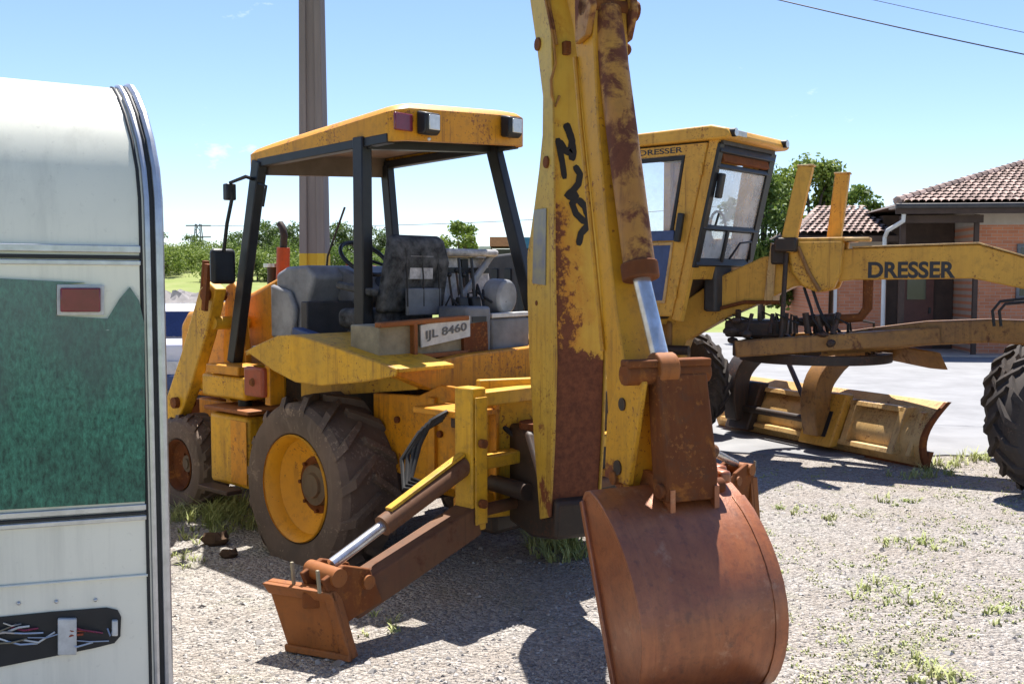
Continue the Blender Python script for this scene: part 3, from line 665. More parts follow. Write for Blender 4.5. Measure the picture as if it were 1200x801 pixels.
def tarp():
    m, nt, b = new_mat('green_scratched_window')
    n = nz(nt, 60, 9, .82, stretch=(1, 1, .45), dist=.2); n2 = nz(nt, 5, 6, .6, stretch=(1, 1, .5), off=(2, 0, 1))
    c = mixc(nt, ramp(nt, n, .38, .68), (.006, .045, .03), (.07, .29, .185)); c = mixc(nt, mth(nt, 'MULTIPLY', ramp(nt, n2, .45, .7), .8), c, (.004, .014, .014))
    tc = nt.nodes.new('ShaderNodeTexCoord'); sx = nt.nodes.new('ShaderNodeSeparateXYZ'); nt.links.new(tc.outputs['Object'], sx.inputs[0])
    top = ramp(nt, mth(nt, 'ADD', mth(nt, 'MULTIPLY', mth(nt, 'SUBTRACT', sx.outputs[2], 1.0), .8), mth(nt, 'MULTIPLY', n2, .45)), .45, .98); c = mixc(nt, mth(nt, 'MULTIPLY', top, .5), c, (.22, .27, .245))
    sc = ramp(nt, nz(nt, 60, 3, .5, stretch=(.2, 1, 1), off=(5, 1, 2)), .73, .77); c = mixc(nt, mth(nt, 'MULTIPLY', sc, .8), c, (.45, .5, .48))
    nt.links.new(c, b.inputs['Base Color']); b.inputs['Roughness'].default_value = .4; b.inputs['Specular IOR Level'].default_value = .4; bump(nt, b, n, .5, .004); return m
CV = Frame((-1.3, 3.8), (.93, .37))
van = thing('caravan', 'white caravan with scratched green rear window and aluminium edge trim', 'caravan', (CV.o.x, CV.o.y, 0), CV.yaw)
rear = [(0, .3), (0, 1.0), (0, 1.94), (.004, 2.04), (.02, 2.14), (.05, 2.25), (.1, 2.36), (.17, 2.46), (.26, 2.54), (.37, 2.59), (.5, 2.615), (.7, 2.625)]
prof = rear + [(2.2, 2.64), (3.6, 2.6), (3.95, 2.5), (4.2, 2.25), (4.32, 1.9), (4.4, 1.3), (4.4, .3)]
inset = lambda z: -.085 * max(0, (z - 2.12) / .5) ** 2
b = MB(); n = len(prof); cols = [-2.16, -2.1, -1.4, -.7, -.04, 0]
for ci, cx in enumerate(cols):
    for (y, z) in prof:
        zz = z; x = cx
        if ci in (4, 5): x = cx + inset(z)
        if ci in (0, 1): x = cx - inset(z)
        dz = 0 if ci in (1, 2, 3, 4) else -.02 * max(0, (z - 2.2) / .4)
        b.v.append(Vector((x, y, zz + dz + (.02 if ci in (2, 3) and z > 2.5 else 0))))
for c in range(5):
    for i in range(n - 1): b.f.append((c * n + i, c * n + i + 1, (c + 1) * n + i + 1, (c + 1) * n + i))
    b.f.append((c * n + n - 1, c * n, (c + 1) * n, (c + 1) * n + n - 1))
b.f.append(tuple(range(n))); b.f.append(tuple(range(5 * n + n - 1, 5 * n - 1, -1)))
b.build('body', 'caravan', van, sharp=30)
def rail(x, r, off, name, mat):
    pts = [(x + inset(z), y - off * (1 if z < 2.4 else .6), z + (off if z > 2.4 else 0)) for (y, z) in rear] + [(x - .085, 2.2, 2.64 + off)]
    return MB().tube(pts, r, 8).build(name, mat, van)
rail(-.004, .017, .006, 'edge_trim', 'alu'); rail(-.044, .012, .004, 'edge_trim', 'alu'); rail(-.026, .011, .002, 'edge_seal', 'rubber'); rail(-.068, .006, .002, 'edge_seal', 'rubber')
def cpx(pts): return [(lambda q: (q.x, q.z))(CV.ony(px, py, 0)) for px, py in pts]
def cslab(pts, y0, y1, name, mat, parent, bev=0): return MB().prism(cpx(pts), 'y', y0, y1).build(name, mat, parent, bev)
wfr = MB().box(-1.85, -.075, -.006, .01, 1.0, 1.9).build('window_frame', 'caravan', van)
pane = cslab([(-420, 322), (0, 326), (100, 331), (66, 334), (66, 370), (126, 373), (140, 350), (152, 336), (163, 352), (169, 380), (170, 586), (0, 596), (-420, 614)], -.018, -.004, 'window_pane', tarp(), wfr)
tl = cslab([(71, 337), (118, 337), (118, 365), (71, 365)], -.04, -.008, 'tail_lamp', 'redlens', van, .005)
cslab([(67, 333), (122, 334), (122, 369), (67, 369)], -.022, -.007, 'lamp_base', 'plate', tl, .003)
for z, r, m_, nm in ((1.955, .013, 'alu', 'waist_rail'), (1.925, .007, 'rubber', 'waist_seal'), (1.905, .009, 'alu', 'window_top_rail'), (1.012, .011, 'alu', 'window_bottom_rail'), (.99, .006, 'rubber', 'bottom_seal'), (.972, .009, 'alu', 'skirt_rail')):
    MB().bar((-2.1, -.008, z + .012), (-.07, -.008, z - .012 * (1 if z < 1.5 else .2)), r * 1.5, r * 2, up=(0, 0, 1)).build(nm, m_, van, .003)
rec = cslab([(-300, 730), (0, 722), (60, 716), (125, 711), (138, 714), (142, 722), (141, 744), (134, 752), (110, 758), (0, 780), (-300, 815)], -.009, .0, 'lamp_recess', 'rubber', van)
rr = random.Random(3)
for k in range(18):
    px, py = rr.uniform(-30, 128), rr.uniform(730, 752); q = CV.ony(px, py, -.02); e = CV.ony(min(132, px + rr.choice((-1, 1)) * rr.uniform(20, 45)), min(754, max(724, py + rr.uniform(-10, 10))), -.02)
    MB().tube([(q.x, -.01, q.z), ((q.x + e.x) / 2, -.03, (q.z + e.z) / 2 + rr.uniform(-.02, .02)), (e.x, -.014, e.z)], rr.uniform(.0025, .0045), 5).build('wire', rr.choice([M['amber'], M['redlens'], M['plate'], M['alu'], M['alu'], M['cream']]), rec)
for (a, b_) in (((68, 722), (90, 764)), ((131, 724), (138, 742))):
    cslab([a, (b_[0], a[1]), b_, (a[0], b_[1])], -.03, -.008, 'connector', 'plate', rec, .004)
MB().tube([(-1.9, -.006, .78), (-.07, -.006, .74)], .005, 6).build('panel_crease', 'caravan', van)
for i, px in enumerate((22, 66, 112)):
    q = CV.ony(px, 706 - i * 2, 0); MB().sphere((q.x, -.004, q.z), .007, 8, 6).build('rivet', 'alu', van)
MB().box(-2.0, -.12, .1, 4.2, .2, .3).build('chassis', 'black', van)
for sx in (-2.0, -.14):
    wh = MB().lathe([(0, -.06), (.17, -.06), (.19, -.09), (.19, .09), (.17, .06), (0, .06)], (sx, 2.3, .31), 28, 'x').build('wheel', 'grey', van)
    MB().lathe([(.18, -.08), (.24, -.095), (.29, -.085), (.31, -.06), (.31, .06), (.29, .085), (.24, .095), (.18, .08)], (sx, 2.3, .31), 36, 'x', True).build('tyre', 'tyre_dark', wh)
MB().bar((-1.05, 4.2, .27), (-1.05, 5.5, .4), .09).build('drawbar', 'black', van); MB().cyl((-1.05, 5.2, .0), (-1.05, 5.2, .6), .025).build('jockey_post', 'alu', van)

# ------------------------------------------------------------------ white hatchback seen past the caravan
M['carpaint'] = simple('white_car_paint', (.62, .61, .66), .25, 0, .08, 3, 0, .5, coat=.6)
M['carglass'] = simple('blue_black_glass', (.008, .014, .055), .06, 0, .3, 2, 0, .7)
c0 = ground(205, 482)
car = thing('parked_car', 'white hatchback parked behind the loader arm near the rubble bank', 'car', (c0.x + .1, c0.y, 0), R(8))
CW = .84
body = [(-2.0 + 2, .32), (-.02, .55), (0, .92), (.12, 1.0), (.2, 1.0), (.5, 1.38), (.75, 1.46), (1.9, 1.45), (2.2, 1.38), (2.95, .98), (3.7, .86), (3.95, .7), (4.0, .4), (3.9, .26), (.1, .26)]
b = MB(); k = len(body)
for s, ins in ((-1, 1), (-.96, 0), (.96, 0), (1, 1)):
    for (y, z) in body:
        tum = .16 * max(0, (z - .95) / .5); b.v.append(Vector((s * (CW - tum), y + (.05 if ins and y < .6 else (-.05 if ins and y > 3.5 else 0)), z - (.04 if ins and z > 1.2 else 0))))
for c in range(3):
    for i in range(k): b.f.append((c * k + i, c * k + (i + 1) % k, (c + 1) * k + (i + 1) % k, (c + 1) * k + i))
b.f.append(tuple(range(k))); b.f.append(tuple(range(4 * k - 1, 3 * k - 1, -1)))
b.build('body', 'carpaint', car, .03, sharp=40)
MB().hexa([(-.66, .19, 1.03), (.66, .19, 1.03), (.66, .21, 1.03), (-.66, .21, 1.03), (-.6, .475, 1.37), (.6, .475, 1.37), (.6, .5, 1.37), (-.6, .5, 1.37)]).build('rear_window', 'carglass', car)
MB().box(-.82, .82, -.06, .06, .3, .52).build('bumper', 'blue', car, .03)
for s in (-1, 1):
    MB().box(s * .8 - .06, s * .8 + .06, -.03, .1, .7, .92).build('tail_lamp', 'redlens', car, .01)
    MB().hexa([(s * .8, .75, 1.02), (s * .835, .75, 1.02), (s * .835, 2.75, 1.0), (s * .8, 2.75, 1.0), (s * .68, .95, 1.36), (s * .715, .95, 1.36), (s * .715, 2.15, 1.35), (s * .68, 2.15, 1.35)]).build('side_window', 'carglass', car)
    for y in (.75, 3.25):
        wh = MB().lathe([(0, -.05), (.18, -.06), (.2, -.08), (.2, .08), (.18, .06), (0, .05)], (s * .74, y, .3), 24, 'x').build('wheel', 'alu', car)
        MB().lathe([(.19, -.08), (.27, -.1), (.3, -.07), (.3, .07), (.27, .1), (.19, .08)], (s * .74, y, .3), 32, 'x', True).build('tyre', 'tyre_dark', wh)
MB().box(-.26, .26, -.075, -.02, .58, .7).build('number_plate', 'plate', car)

# ------------------------------------------------------------------ backhoe loader
BH = Frame((-.688, 7.298), (math.cos(R(136.5)), math.sin(R(136.5))))
bh = thing('backhoe_loader', 'weathered yellow backhoe loader with open canopy and raised rusty digging arm', 'backhoe', (BH.o.x, BH.o.y, 0), BH.yaw)
# frame and belly
MB().box(-1.35, 2.5, -.3, .3, .42, .82).build('chassis', 'orange', bh, .015)
MB().box(-.5, .5, -.62, .62, .36, .62).build('rear_axle', 'grease', bh, .05)
MB().box(1.8, 2.05, -.6, .6, .3, .46).build('front_axle', 'grease', bh, .03)
MB().box(-.45, 1.3, -.42, .42, .82, 1.3).build('transmission_housing', 'grease', bh, .04)
MB().prism([(-.3, .62), (-1.42, .55), (-1.42, 1.18), (-.95, 1.2), (-.75, 1.12), (-.3, 1.1)], 'y', .6, .63).build('side_plate', 'orange', bh, .006)
MB().prism([(-.3, .62), (-1.42, .55), (-1.42, 1.18), (-.95, 1.2), (-.75, 1.12), (-.3, 1.1)], 'y', -.63, -.6).build('side_plate', 'orange', bh, .006)
for q, (x, z) in enumerate(((-.55, .95), (-.95, .9), (-1.2, .75))): MB().cyl((x, .63, z), (x, .65, z), .022, None, 8).build('bolt', 'rust', bh)
MB().box(-.92, -.86, .6, .66, .6, 1.12).build('rib', 'orange', bh, .006)
# fuel tank and step on the left
tk = MB().box(.84, 1.36, .5, .86, .33, .85).build('fuel_tank', 'yellow', bh, .03)
MB().box(.84, 1.05, .862, .87, .36, .82).build('tank_panel', 'orange', tk, .004)
MB().box(.8, 1.4, .45, .88, .87, .9).build('tank_lid', 'pad', tk, .008)
MB().cyl((1.12, .7, .9), (1.12, .7, .96), .05).build('filler_cap', 'black', tk)
st = MB().box(.9, 1.3, .87, 1.0, .3, .33).build('step', 'grease', bh, .005)
MB().box(1.0, 1.6, .4, .78, .95, 1.12).build('battery_box', 'yellow', bh, .02)
MB().box(1.05, 1.5, .5, .8, 1.13, 1.2).build('battery_lid', 'orange', bh, .01)
# platform and rear apron
MB().box(-.72, 1.15, -.62, .62, 1.28, 1.34).build('platform', 'darkgrey', bh, .01)
ap = [(.98, 1.285), (.8, 1.23), (.62, 1.16), (.42, 1.115), (.15, 1.13), (-.2, 1.155), (-.62, 1.2), (-.85, 1.3), (-.85, 1.39), (-.4, 1.385), (.3, 1.36), (.75, 1.31)]
MB().prism(ap, 'x', -.84, -.74).build('rear_apron', 'orange', bh, .012)
MB().bar((-.86, .2, 1.13), (-.86, -.55, 1.19), .02, .012).build('apron_trim', 'alu', bh)
# fenders
def fender(s):
    topl = [(.57, 1.345), (.41, 1.4), (.16, 1.474), (-.03, 1.487), (-.28, 1.454), (-.66, 1.392), (-1.04, 1.33)]
    lip = topl + [(-1.02, 1.285), (-.73, 1.232), (-.3, 1.178), (-.03, 1.182), (.21, 1.238), (.52, 1.345)]
    b = MB(); b.prism(lip, 'y', s * 1.03, s * 1.05)
    f = b.build('fender', 'yellow', bh, .008)
    b = MB(); b.prism(topl + [(x, z - .025) for x, z in reversed(topl)], 'y', s * .6, s * 1.0295)
    b.build('fender_top', 'yellow', f, .006)
    b = MB(); b.prism([(.55, 1.0), (.55, 1.34), (.16, 1.44), (-.28, 1.42), (-.7, 1.34), (-.7, 1.15)], 'y', s * .58, s * .598); b.build('fender_inner', 'yellow', f)
fender(1); fender(-1)
lp = MB().box(.33, .56, 1.0, 1.06, 1.05, 1.25).build('side_lamp', 'amber', bh, .02)
MB().cyl((.445, 1.06, 1.15), (.445, 1.075, 1.15), .03, .02, 10).build('lamp_boss', 'rust', lp)
MB().box(.3, .36, .9, 1.02, 1.0, 1.32).build('lamp_bracket', 'orange', lp, .005)
MB().bar((.5, .66, 1.48), (-.1, .66, 1.375), .09, .05).build('floor_mat', 'blue', bh, .01)
# wheels
def wheel(name, c, Rr, W, rr_, s, rim, tyre, lug, nl, sag, hubr, hubm, dish):
    cx, cy, cz = c; o = cy
    pr = [(rr_ * 1.0, .5), (rr_ * 1.02, .47), (rr_ * .96, .42), (rr_ * .9, .26), (rr_ * .82, .2), (rr_ * .62, dish), (hubr * 1.1, dish - .05), (0, dish - .05), (0, -.3), (rr_ * .9, -.4), (rr_ * 1.0, -.5)]
    b = MB().lathe([(r, s * h * W) for r, h in pr], (cx, cy, cz), 44); wo = b.build(name, rim, bh, sharp=28)
    t = tyre_mb((cx, cy, cz), Rr, W, rr_ * .99, nl, lug, sag); t.build('tyre', tyre, wo, sharp=30)
    MB().lathe([(hubr * 1.0, s * (dish - .02) * W), (hubr * 1.5, s * (dish - .02) * W), (hubr * 1.55, s * (dish - .06) * W)], (cx, cy, cz), 30).build('hub_flange', 'rust', wo)
    h = MB().lathe([(0, s * (dish + .1) * W), (hubr * .55, s * (dish + .1) * W), (hubr * .6, s * (dish + .06) * W), (hubr * .95, s * (dish + .05) * W), (hubr, s * (dish - .06) * W), (0, s * (dish - .06) * W)], (cx, cy, cz), 28).build('hub', hubm, wo)
    for k in range(8):
        a = 6.283 * k / 8; MB().cyl((cx + hubr * 1.25 * math.cos(a), cy + s * (dish - .05) * W, cz + hubr * 1.25 * math.sin(a)), (cx + hubr * 1.25 * math.cos(a), cy + s * (dish + .03) * W, cz + hubr * 1.25 * math.sin(a)), .014, None, 6).build('wheel_nut', 'rust', wo)
    return wo
for s in (1, -1):
    wheel('rear_wheel', (0, s * .825, .49), .6, .46, .345, s, 'rim', 'tyre', .04, 15, .1, .14, 'hub', .1)
    wheel('front_wheel', (1.93, s * .68, .37), .395, .28, .2, s, 'rust', 'tyre', .018, 18, .05, .07, 'hub', .15)
# hood, cowl, dash
hp = [(1.12, 1.3), (1.12, 1.86), (1.5, 1.74), (1.9, 1.66), (2.5, 1.56), (2.62, 1.45), (2.62, .85), (1.12, .85)]
hood = MB().prism(hp, 'y', -.4, .4).build('hood', 'orange', bh, .05, segs=3)
MB().box(1.62, 1.86, .401, .415, 1.3, 1.6).build('side_grille', 'grease', hood); MB().box(2.622, 2.64, -.34, .34, .9, 1.42).build('front_grille', 'grease', hood)
for k in range(6): MB().bar((1.6, .42, 1.33 + k * .045), (1.88, .42, 1.33 + k * .045), .012, .016).build('grille_slat', 'orange', hood)
MB().prism([(.78, 1.34), (.72, 1.66), (.62, 1.86), (.72, 1.94), (.98, 1.93), (1.118, 1.88), (1.118, 1.34)], 'y', -.44, .42).build('cowl', 'grey', bh, .03, segs=3)
MB().prism([(1.12, 1.4), (.84, 1.4), (.8, 1.62), (.88, 1.75), (1.12, 1.8)], 'y', .425, .47).build('cowl_side_panel', 'grey', bh, .02)
MB().box(.52, .6, -.5, .56, 1.34, 1.68).build('bulkhead', 'darkgrey', bh, .01)
ds = MB().prism([(.42, 1.72), (.5, 1.88), (.7, 1.94), (.74, 1.7), (.6, 1.6)], 'y', -.3, .16).build('dashboard', 'bluegrey', bh, .025)
for k, y in enumerate((.08, -.06, -.2)): MB().cyl((.5, y, 1.8), (.465, y, 1.815), .045, None, 16).build('gauge', 'black', ds)
MB().box(.3, .46, -.42, -.1, 1.34, 1.72).build('lever_box', 'bluegrey', bh, .02)
sw = MB(); cc = Vector((.5, .06, 1.99)); u = Vector((.55, 0, .45)).normalized(); nrm = Vector((-.5, 0, .85)).normalized(); v_ = Vector((0, 1, 0))
ring = [cc + (u * math.cos(2 * math.pi * i / 28) + v_ * math.sin(2 * math.pi * i / 28)) * .19 for i in range(29)]
swo = sw.tube(ring, .016, 8).build('steering_wheel', 'black', bh)
for a in (0, 2.1, 4.2): MB().tube([cc, cc + (u * math.cos(a) + v_ * math.sin(a)) * .185], .011, 6).build('spoke', 'black', swo)
MB().tube([cc + nrm * .01, cc - nrm * .1, Vector((.72, .06, 1.75))], .03, 10).build('steering_column', 'black', swo)
a, b_ = BH.ony(384, 300, .15), BH.ony(404, 243, .15)
MB().tube([(.85, .15, 1.88), a, b_], .008, 6).build('hand_rod', 'grease', bh)
for k in range(3):
    lv = MB().tube([(.4, -.15 - .09 * k, 1.7), (.36, -.16 - .09 * k, 1.95)], .009, 6).build('control_lever', 'black', bh); MB().sphere((.36, -.16 - .09 * k, 1.97), .025, 10, 7).build('knob', 'black', lv)
# exhaust stack
ex = MB().tube([BH.ony(331, 335, 0), BH.ony(332, 290, 0)], .055, 14).build('exhaust', 'redpaint', bh)
MB().tube([BH.ony(332, 292, 0), BH.ony(333, 276, 0), BH.ony(331, 267, 0), BH.ony(328, 262, 0)], .03, 12).build('stack_pipe', 'grease', ex)
a = BH.ony(320, 313, 0); MB().tube([a + Vector((0, 0, -.15)), a], .05, 12).build('pre_cleaner', 'grease', bh); MB().cyl(a, a + Vector((0, 0, .03)), .08).build('cleaner_cap', 'alu', bh)
# canopy: four posts and the roof
def post(a, b_, w_, d_): return MB().bar(a, b_, w_, d_, up=(1, 0, 0)).build('canopy_post', 'black', bh, .008)
post((1.03, .6, 2.7), (1.42, .6, 1.2), .08, .1); post((-.17, .6, 2.76), (-.17, .6, 1.3), .085, .1)
post((-.22, -.55, 2.86), (-.74, -.55, 1.3), .08, .1); post((.97, -.55, 2.75), (.8, -.55, 1.3), .075, .09)
def rz_(x, y): return -.075 * (y - .62) / 1.24
def crown(y): return .04 * (1 - (y / .62) ** 2)
xs_f, xs_r = 1.2, -.53
def rtop(x): return 2.79 + (1.12 - x) / 1.65 * .145
def rbot(x): return 2.66 + (1.12 - x) / 1.65 * .05
def outline(ins, cr=.11, k=6):
    x0, x1, y0, y1 = xs_r + ins, xs_f - ins * 1.5, -.62 + ins, .62 - ins; P = []
    for cx, cy, a0 in ((x1 - cr, y1 - cr, 0), (x0 + cr, y1 - cr, 90), (x0 + cr, y0 + cr, 180), (x1 - cr, y0 + cr, 270)):
        for i in range(k + 1):
            a = R(a0 + 90 * i / k); P.append((cx + cr * math.cos(a), cy + cr * math.sin(a)))
    return P
b = MB(); rings = []
def ringv(ins, zf): return [(x, y, zf(x) + rz_(x, y)) for x, y in outline(ins)]
for rg in (ringv(.05, lambda x: rbot(x) + .075), ringv(.035, rbot), ringv(.0, rbot), ringv(0, lambda x: rtop(x) - .035), ringv(.025, lambda x: rtop(x) - .01), ringv(.1, lambda x: rtop(x) + .012), ringv(.3, lambda x: rtop(x) + .03)): rings.append(rg)
k = len(rings[0])
for rg in rings: b.v += [Vector(v) for v in rg] if rg is not rings[3] and rg is not rings[4] and rg is not rings[5] and rg is not rings[6] else [Vector((v[0], v[1], v[2] + crown(v[1]))) for v in rg]
for r in range(len(rings) - 1):
    for i in range(k): b.f.append((r * k + i, r * k + (i + 1) % k, (r + 1) * k + (i + 1) % k, (r + 1) * k + i))
b.f.append(tuple(range((len(rings) - 1) * k, len(rings) * k)))
roof = b.build('canopy_roof', 'roof', bh, sharp=30)
lin = MB(); pl = ringv(.05, lambda x: rbot(x) + .074); lin.v = [Vector(v) for v in pl] + [Vector(v) + Vector((0, 0, .01)) for v in pl]; lin.f = [tuple(range(k)), tuple(range(2 * k - 1, k - 1, -1))]
lin.build('roof_liner', 'liner', roof)
hd = MB(); hd.hexa([(.98, -.55, 2.66), (1.03, -.55, 2.66), (1.03, .55, 2.6), (.98, .55, 2.6), (.98, -.55, 2.86), (1.03, -.55, 2.86), (1.03, .55, 2.76), (.98, .55, 2.76)]); hd.build('roof_header', 'liner', roof)
hd = MB(); hd.bar((-.2, .6, 2.72), (-.2, -.56, 2.8), .09, .08); hd.build('roof_crossbar', 'black', roof, .006)
for y in (.59, -.56): MB().bar((1.03, y, rbot(1.03) + rz_(0, y) + .02), (-.45, y, rbot(-.45) + rz_(0, y) + .02), .07, .06).build('roof_side_rail', 'black', roof, .006)
for (px, py) in ((500, 145), (597, 149)):
    q = BH.onx(px, py, -.56)
    h = MB().prism([(-.535, q.z - .07), (-.6, q.z - .075), (-.625, q.z - .05), (-.625, q.z + .06), (-.535, q.z + .08)], 'y', q.y - .065, q.y + .065).build('work_light', 'black', roof, .012)
    MB().box(-.634, -.622, q.y - .05, q.y + .04, q.z - .045, q.z + .05).build('lens', 'lens', h, .004)
MB().sphere((BH.onx(503, 163, -.58)), .012, 8, 6).build('light_knob', 'lens', roof)
q = BH.onx(472, 143, -.53); MB().box(-.545, -.525, q.y - .075, q.y + .075, q.z - .055, q.z + .055).build('rear_reflector', 'redlens', roof, .008)
q = BH.onx(606, 148, -.53); MB().box(-.545, -.5, q.y - .02, q.y + .02, q.z - .06, q.z + .06).build('end_cap', 'amber', roof, .008)
# mirror on bracket
br = MB().tube([(1.1, .6, 2.57), BH.ony(288, 207, .75), BH.ony(270, 214, .78), BH.ony(272, 232, .78), BH.ony(266, 262, .78), BH.ony(261, 305, .78)], .014, 8).build('mirror_bracket', 'black', bh)
q = BH.ony(261, 312, .78); MB().box(q.x - .03, q.x + .03, q.y - .1, q.y + .1, q.z - .13, q.z + .13).build('mirror', 'black', br, .03, segs=3)
MB().tube([BH.ony(298, 213, .62), BH.ony(312, 218, .62), BH.ony(308, 242, .62)], .01, 6).build('grab_handle', 'black', bh)
q = BH.ony(269, 225, .78); MB().box(q.x - .03, q.x + .03, q.y - .04, q.y + .04, q.z - .06, q.z + .06).build('bracket_joint', 'black', br, .01)
# seat
seat = MB().box(-.3, .2, .08, .55, 1.5, 1.64).build('seat', 'vinyl', bh, .05, segs=4)
bk = MB(); bk.prism([(-.33, 1.62), (-.23, 1.62), (-.3, 2.1), (-.34, 2.14), (-.4, 2.1), (-.42, 1.95)], 'y', .03, .57)
def seatwarp(v):
    t = (v.z - 1.62) / .5; return Vector((v.x, .3 + (v.y - .3) * (1.0 - .22 * max(0, t - .55) * 2), v.z))
bk.warp(seatwarp).build('backrest', 'vinyl', bh, .045, segs=4)
MB().box(-.27, .15, .12, .5, 1.34, 1.5).build('seat_base', 'darkgrey', bh, .02)
MB().box(-.43, -.4, .14, .44, 1.6, 1.78).build('seat_back_panel', 'bluegrey', bh, .01)
for y in (.02, .6): MB().bar((-.3, y, 1.75), (.1, y, 1.8), .05, .05).build('armrest', 'vinyl', bh, .015)
# number plate box behind the seat
px_ = -.72
bx_ = MB().box(px_, -.44, .22, .92, 1.345, 1.56).build('toolbox', 'cream', bh, .01)
MB().bar((px_ - .005, .93, 1.565), (px_ - .005, .2, 1.59), .07, .03).build('lid', 'pad', bx_, .006); MB().bar((px_ - .012, .66, 1.33), (px_ - .012, .66, 1.57), .06, .03, up=(0, 1, 0)).build('strap', 'pad', bx_, .004)
MB().bar((px_ - .005, .93, 1.355), (px_ - .005, .2, 1.365), .05, .03).build('bottom_rail', 'pad', bx_, .005)
c1, c2, c3, c4 = [BH.onx(px, py, px_ - .03) for px, py in ((493, 381), (551, 370), (551, 394), (494, 407))]
pl = MB(); pl.hexa([c4, c3, c3 + Vector((.012, 0, 0)), c4 + Vector((.012, 0, 0)), c1, c2, c2 + Vector((.012, 0, 0)), c1 + Vector((.012, 0, 0))]); pl = pl.build('number_plate', 'plate', bx_)
xd = (c3 - c4).normalized(); text('plate_lettering', 'IJL 8460', 'plate_ink', bx_, c4 + xd * .035 + Vector((-.004, 0, .03)), xd, Vector((0, 0, 1)), (c3 - c4).length - .07, (c1 - c4).z - .07, .012)
MB().bar((px_ - .012, .24, 1.45), (px_ - .012, .02, 1.46), .03, .2, up=(0, 0, 1)).build('console_edge', 'rust', bh)
# rear controls and second seat, grey, with sunlight on the seat put into its pale colour
con = MB().box(-.74, -.45, -.02, .2, 1.345, 1.66).build('control_console', 'bluegrey', bh, .02)
for z in (1.44, 1.56): MB().box(-.745, -.735, .03, .16, z, z + .035).build('console_slot', 'black', con)
con2 = MB().box(-.72, -.3, -.42, -.04, 1.345, 1.58).build('side_console', 'bluegrey', bh, .02)
MB().bar((-.7, -.04, 1.595), (-.7, -.42, 1.6), .06, .03).build('console_trim', 'plate', con2, .004)
MB().cyl((-.45, -.3, 1.72), (-.6, -.33, 1.71), .125, None, 24).build('air_filter', 'grey', bh, .02)
sb = MB().prism([(-.3, 1.6), (-.22, 1.6), (-.14, 1.98), (-.24, 2.0)], 'y', -.5, .0).build('folded_seat', 'cracked', bh, .03, segs=3)
MB().bar((-.27, -.24, 1.6), (-.245, -.24, 1.98), .06, .03).build('seat_strap', 'black', sb); MB().bar((-.25, -.02, 1.9), (-.25, -.48, 1.9), .03, .04).build('seat_slot', 'black', sb)
MB().box(-.35, .05, -.5, 0, 2.0, 2.05).build('folded_cushion', 'cracked', sb, .02)
MB().bar((-.4, -.02, 1.66), (-.28, -.5, 2.02), .03, .05).build('seat_frame', 'grey', sb, .01)
for k in range(2):
    lv = MB().tube([(-.55, .06 - .12 * k, 1.64), (-.5, .05 - .12 * k, 1.98)], .01, 6).build('dig_lever', 'black', bh); MB().prism([(-.58, 1.62), (-.5, 1.62), (-.52, 1.72), (-.56, 1.72)], 'y', .02 - .12 * k, .1 - .12 * k).build('lever_boot', 'rubber', lv, .01)
rr = random.Random(14)
for k in range(6):                                  # loose cables round the rear controls
    y0 = rr.uniform(-.4, .5); y1 = y0 + rr.uniform(-.25, .25); z0 = rr.uniform(1.6, 1.72)
    MB().tube([(-.6, y0, z0), (-.5, y0 * .6 + y1 * .4, z0 + rr.uniform(.04, .14)), (-.45, y0 * .3 + y1 * .7, z0 + rr.uniform(-.02, .1)), (-.5, y1, 1.45)], .009, 6).build('cable', 'hose', bh)
for k in range(4):
    lv = MB().tube([(-.38, -.02 - .07 * k, 1.6), (-.33, -.02 - .07 * k, 1.85 + .03 * (k % 2))], .008, 6).build('valve_lever', 'grease', bh); MB().sphere((-.33, -.02 - .07 * k, 1.87 + .03 * (k % 2)), .02, 8, 6).build('knob', 'black', lv)
MB().prism([(-.405, 1.84), (-.415, 1.99), (-.4, 1.99), (-.39, 1.84)], 'y', .2, .4).build('torn_patch', 'cracked', bh)
for y in (.16, .3, .44): MB().tube([(-.428, y, 1.66), (-.425, y, 1.86), (-.405, y, 2.04)], .006, 5).build('seat_seam', 'rubber', bh)
# loader arms, tower, bucket
for s in (1, -1):
    tw = MB().prism([(1.28, .8), (1.62, .8), (1.66, 1.3), (1.6, 1.78), (1.5, 1.82), (1.4, 1.74), (1.34, 1.3)], 'y', s * .5, s * .56).build('loader_tower', 'orange', bh, .01)
    ar = MB().prism([(1.44, 1.76), (1.56, 1.82), (1.68, 1.76), (1.98, 1.25), (2.28, .8), (2.95, .42), (3.1, .28), (2.98, .2), (2.1, .62), (1.85, .98), (1.6, 1.4)], 'y', s * .64, s * .74).build('loader_arm', 'yellow', bh, .012)
    for (x, z, r) in ((1.55, 1.72, .05), (2.05, .85, .045), (3.0, .3, .04)): MB().cyl((x, s * .6, z), (x, s * .78, z), r).build('pin_boss', 'rust', ar)
    MB().cyl((1.42, s * .6, .95), (1.85, s * .6, 1.0), .055).build('lift_cylinder', 'yellow', ar); MB().cyl((1.85, s * .6, 1.0), (2.1, s * .6, .92), .03).build('rod', 'chrome', ar)
    MB().bar((1.72, s * .69, 1.66), (1.66, s * .69, 1.98), .05, .03).build('bell_link', 'rust', ar, .006)
    MB().bar((1.5, s * .8, 1.6), (1.44, s * .8, 1.95), .03, .05).build('guard_rail', 'rust', bh)
MB().cyl((1.55, -.7, 1.5), (1.55, .7, 1.5), .05).build('tower_cross_tube', 'yellow', bh)
lb = MB(); outer = [(2.95, .75), (2.85, .4), (2.95, .12), (3.2, .04), (3.7, .03), (3.7, .05), (3.22, .07), (3.0, .16), (2.9, .4), (2.98, .74)]
lbo = lb.prism(outer, 'y', -1.08, 1.08).build('loader_bucket', 'rust', bh, .004)
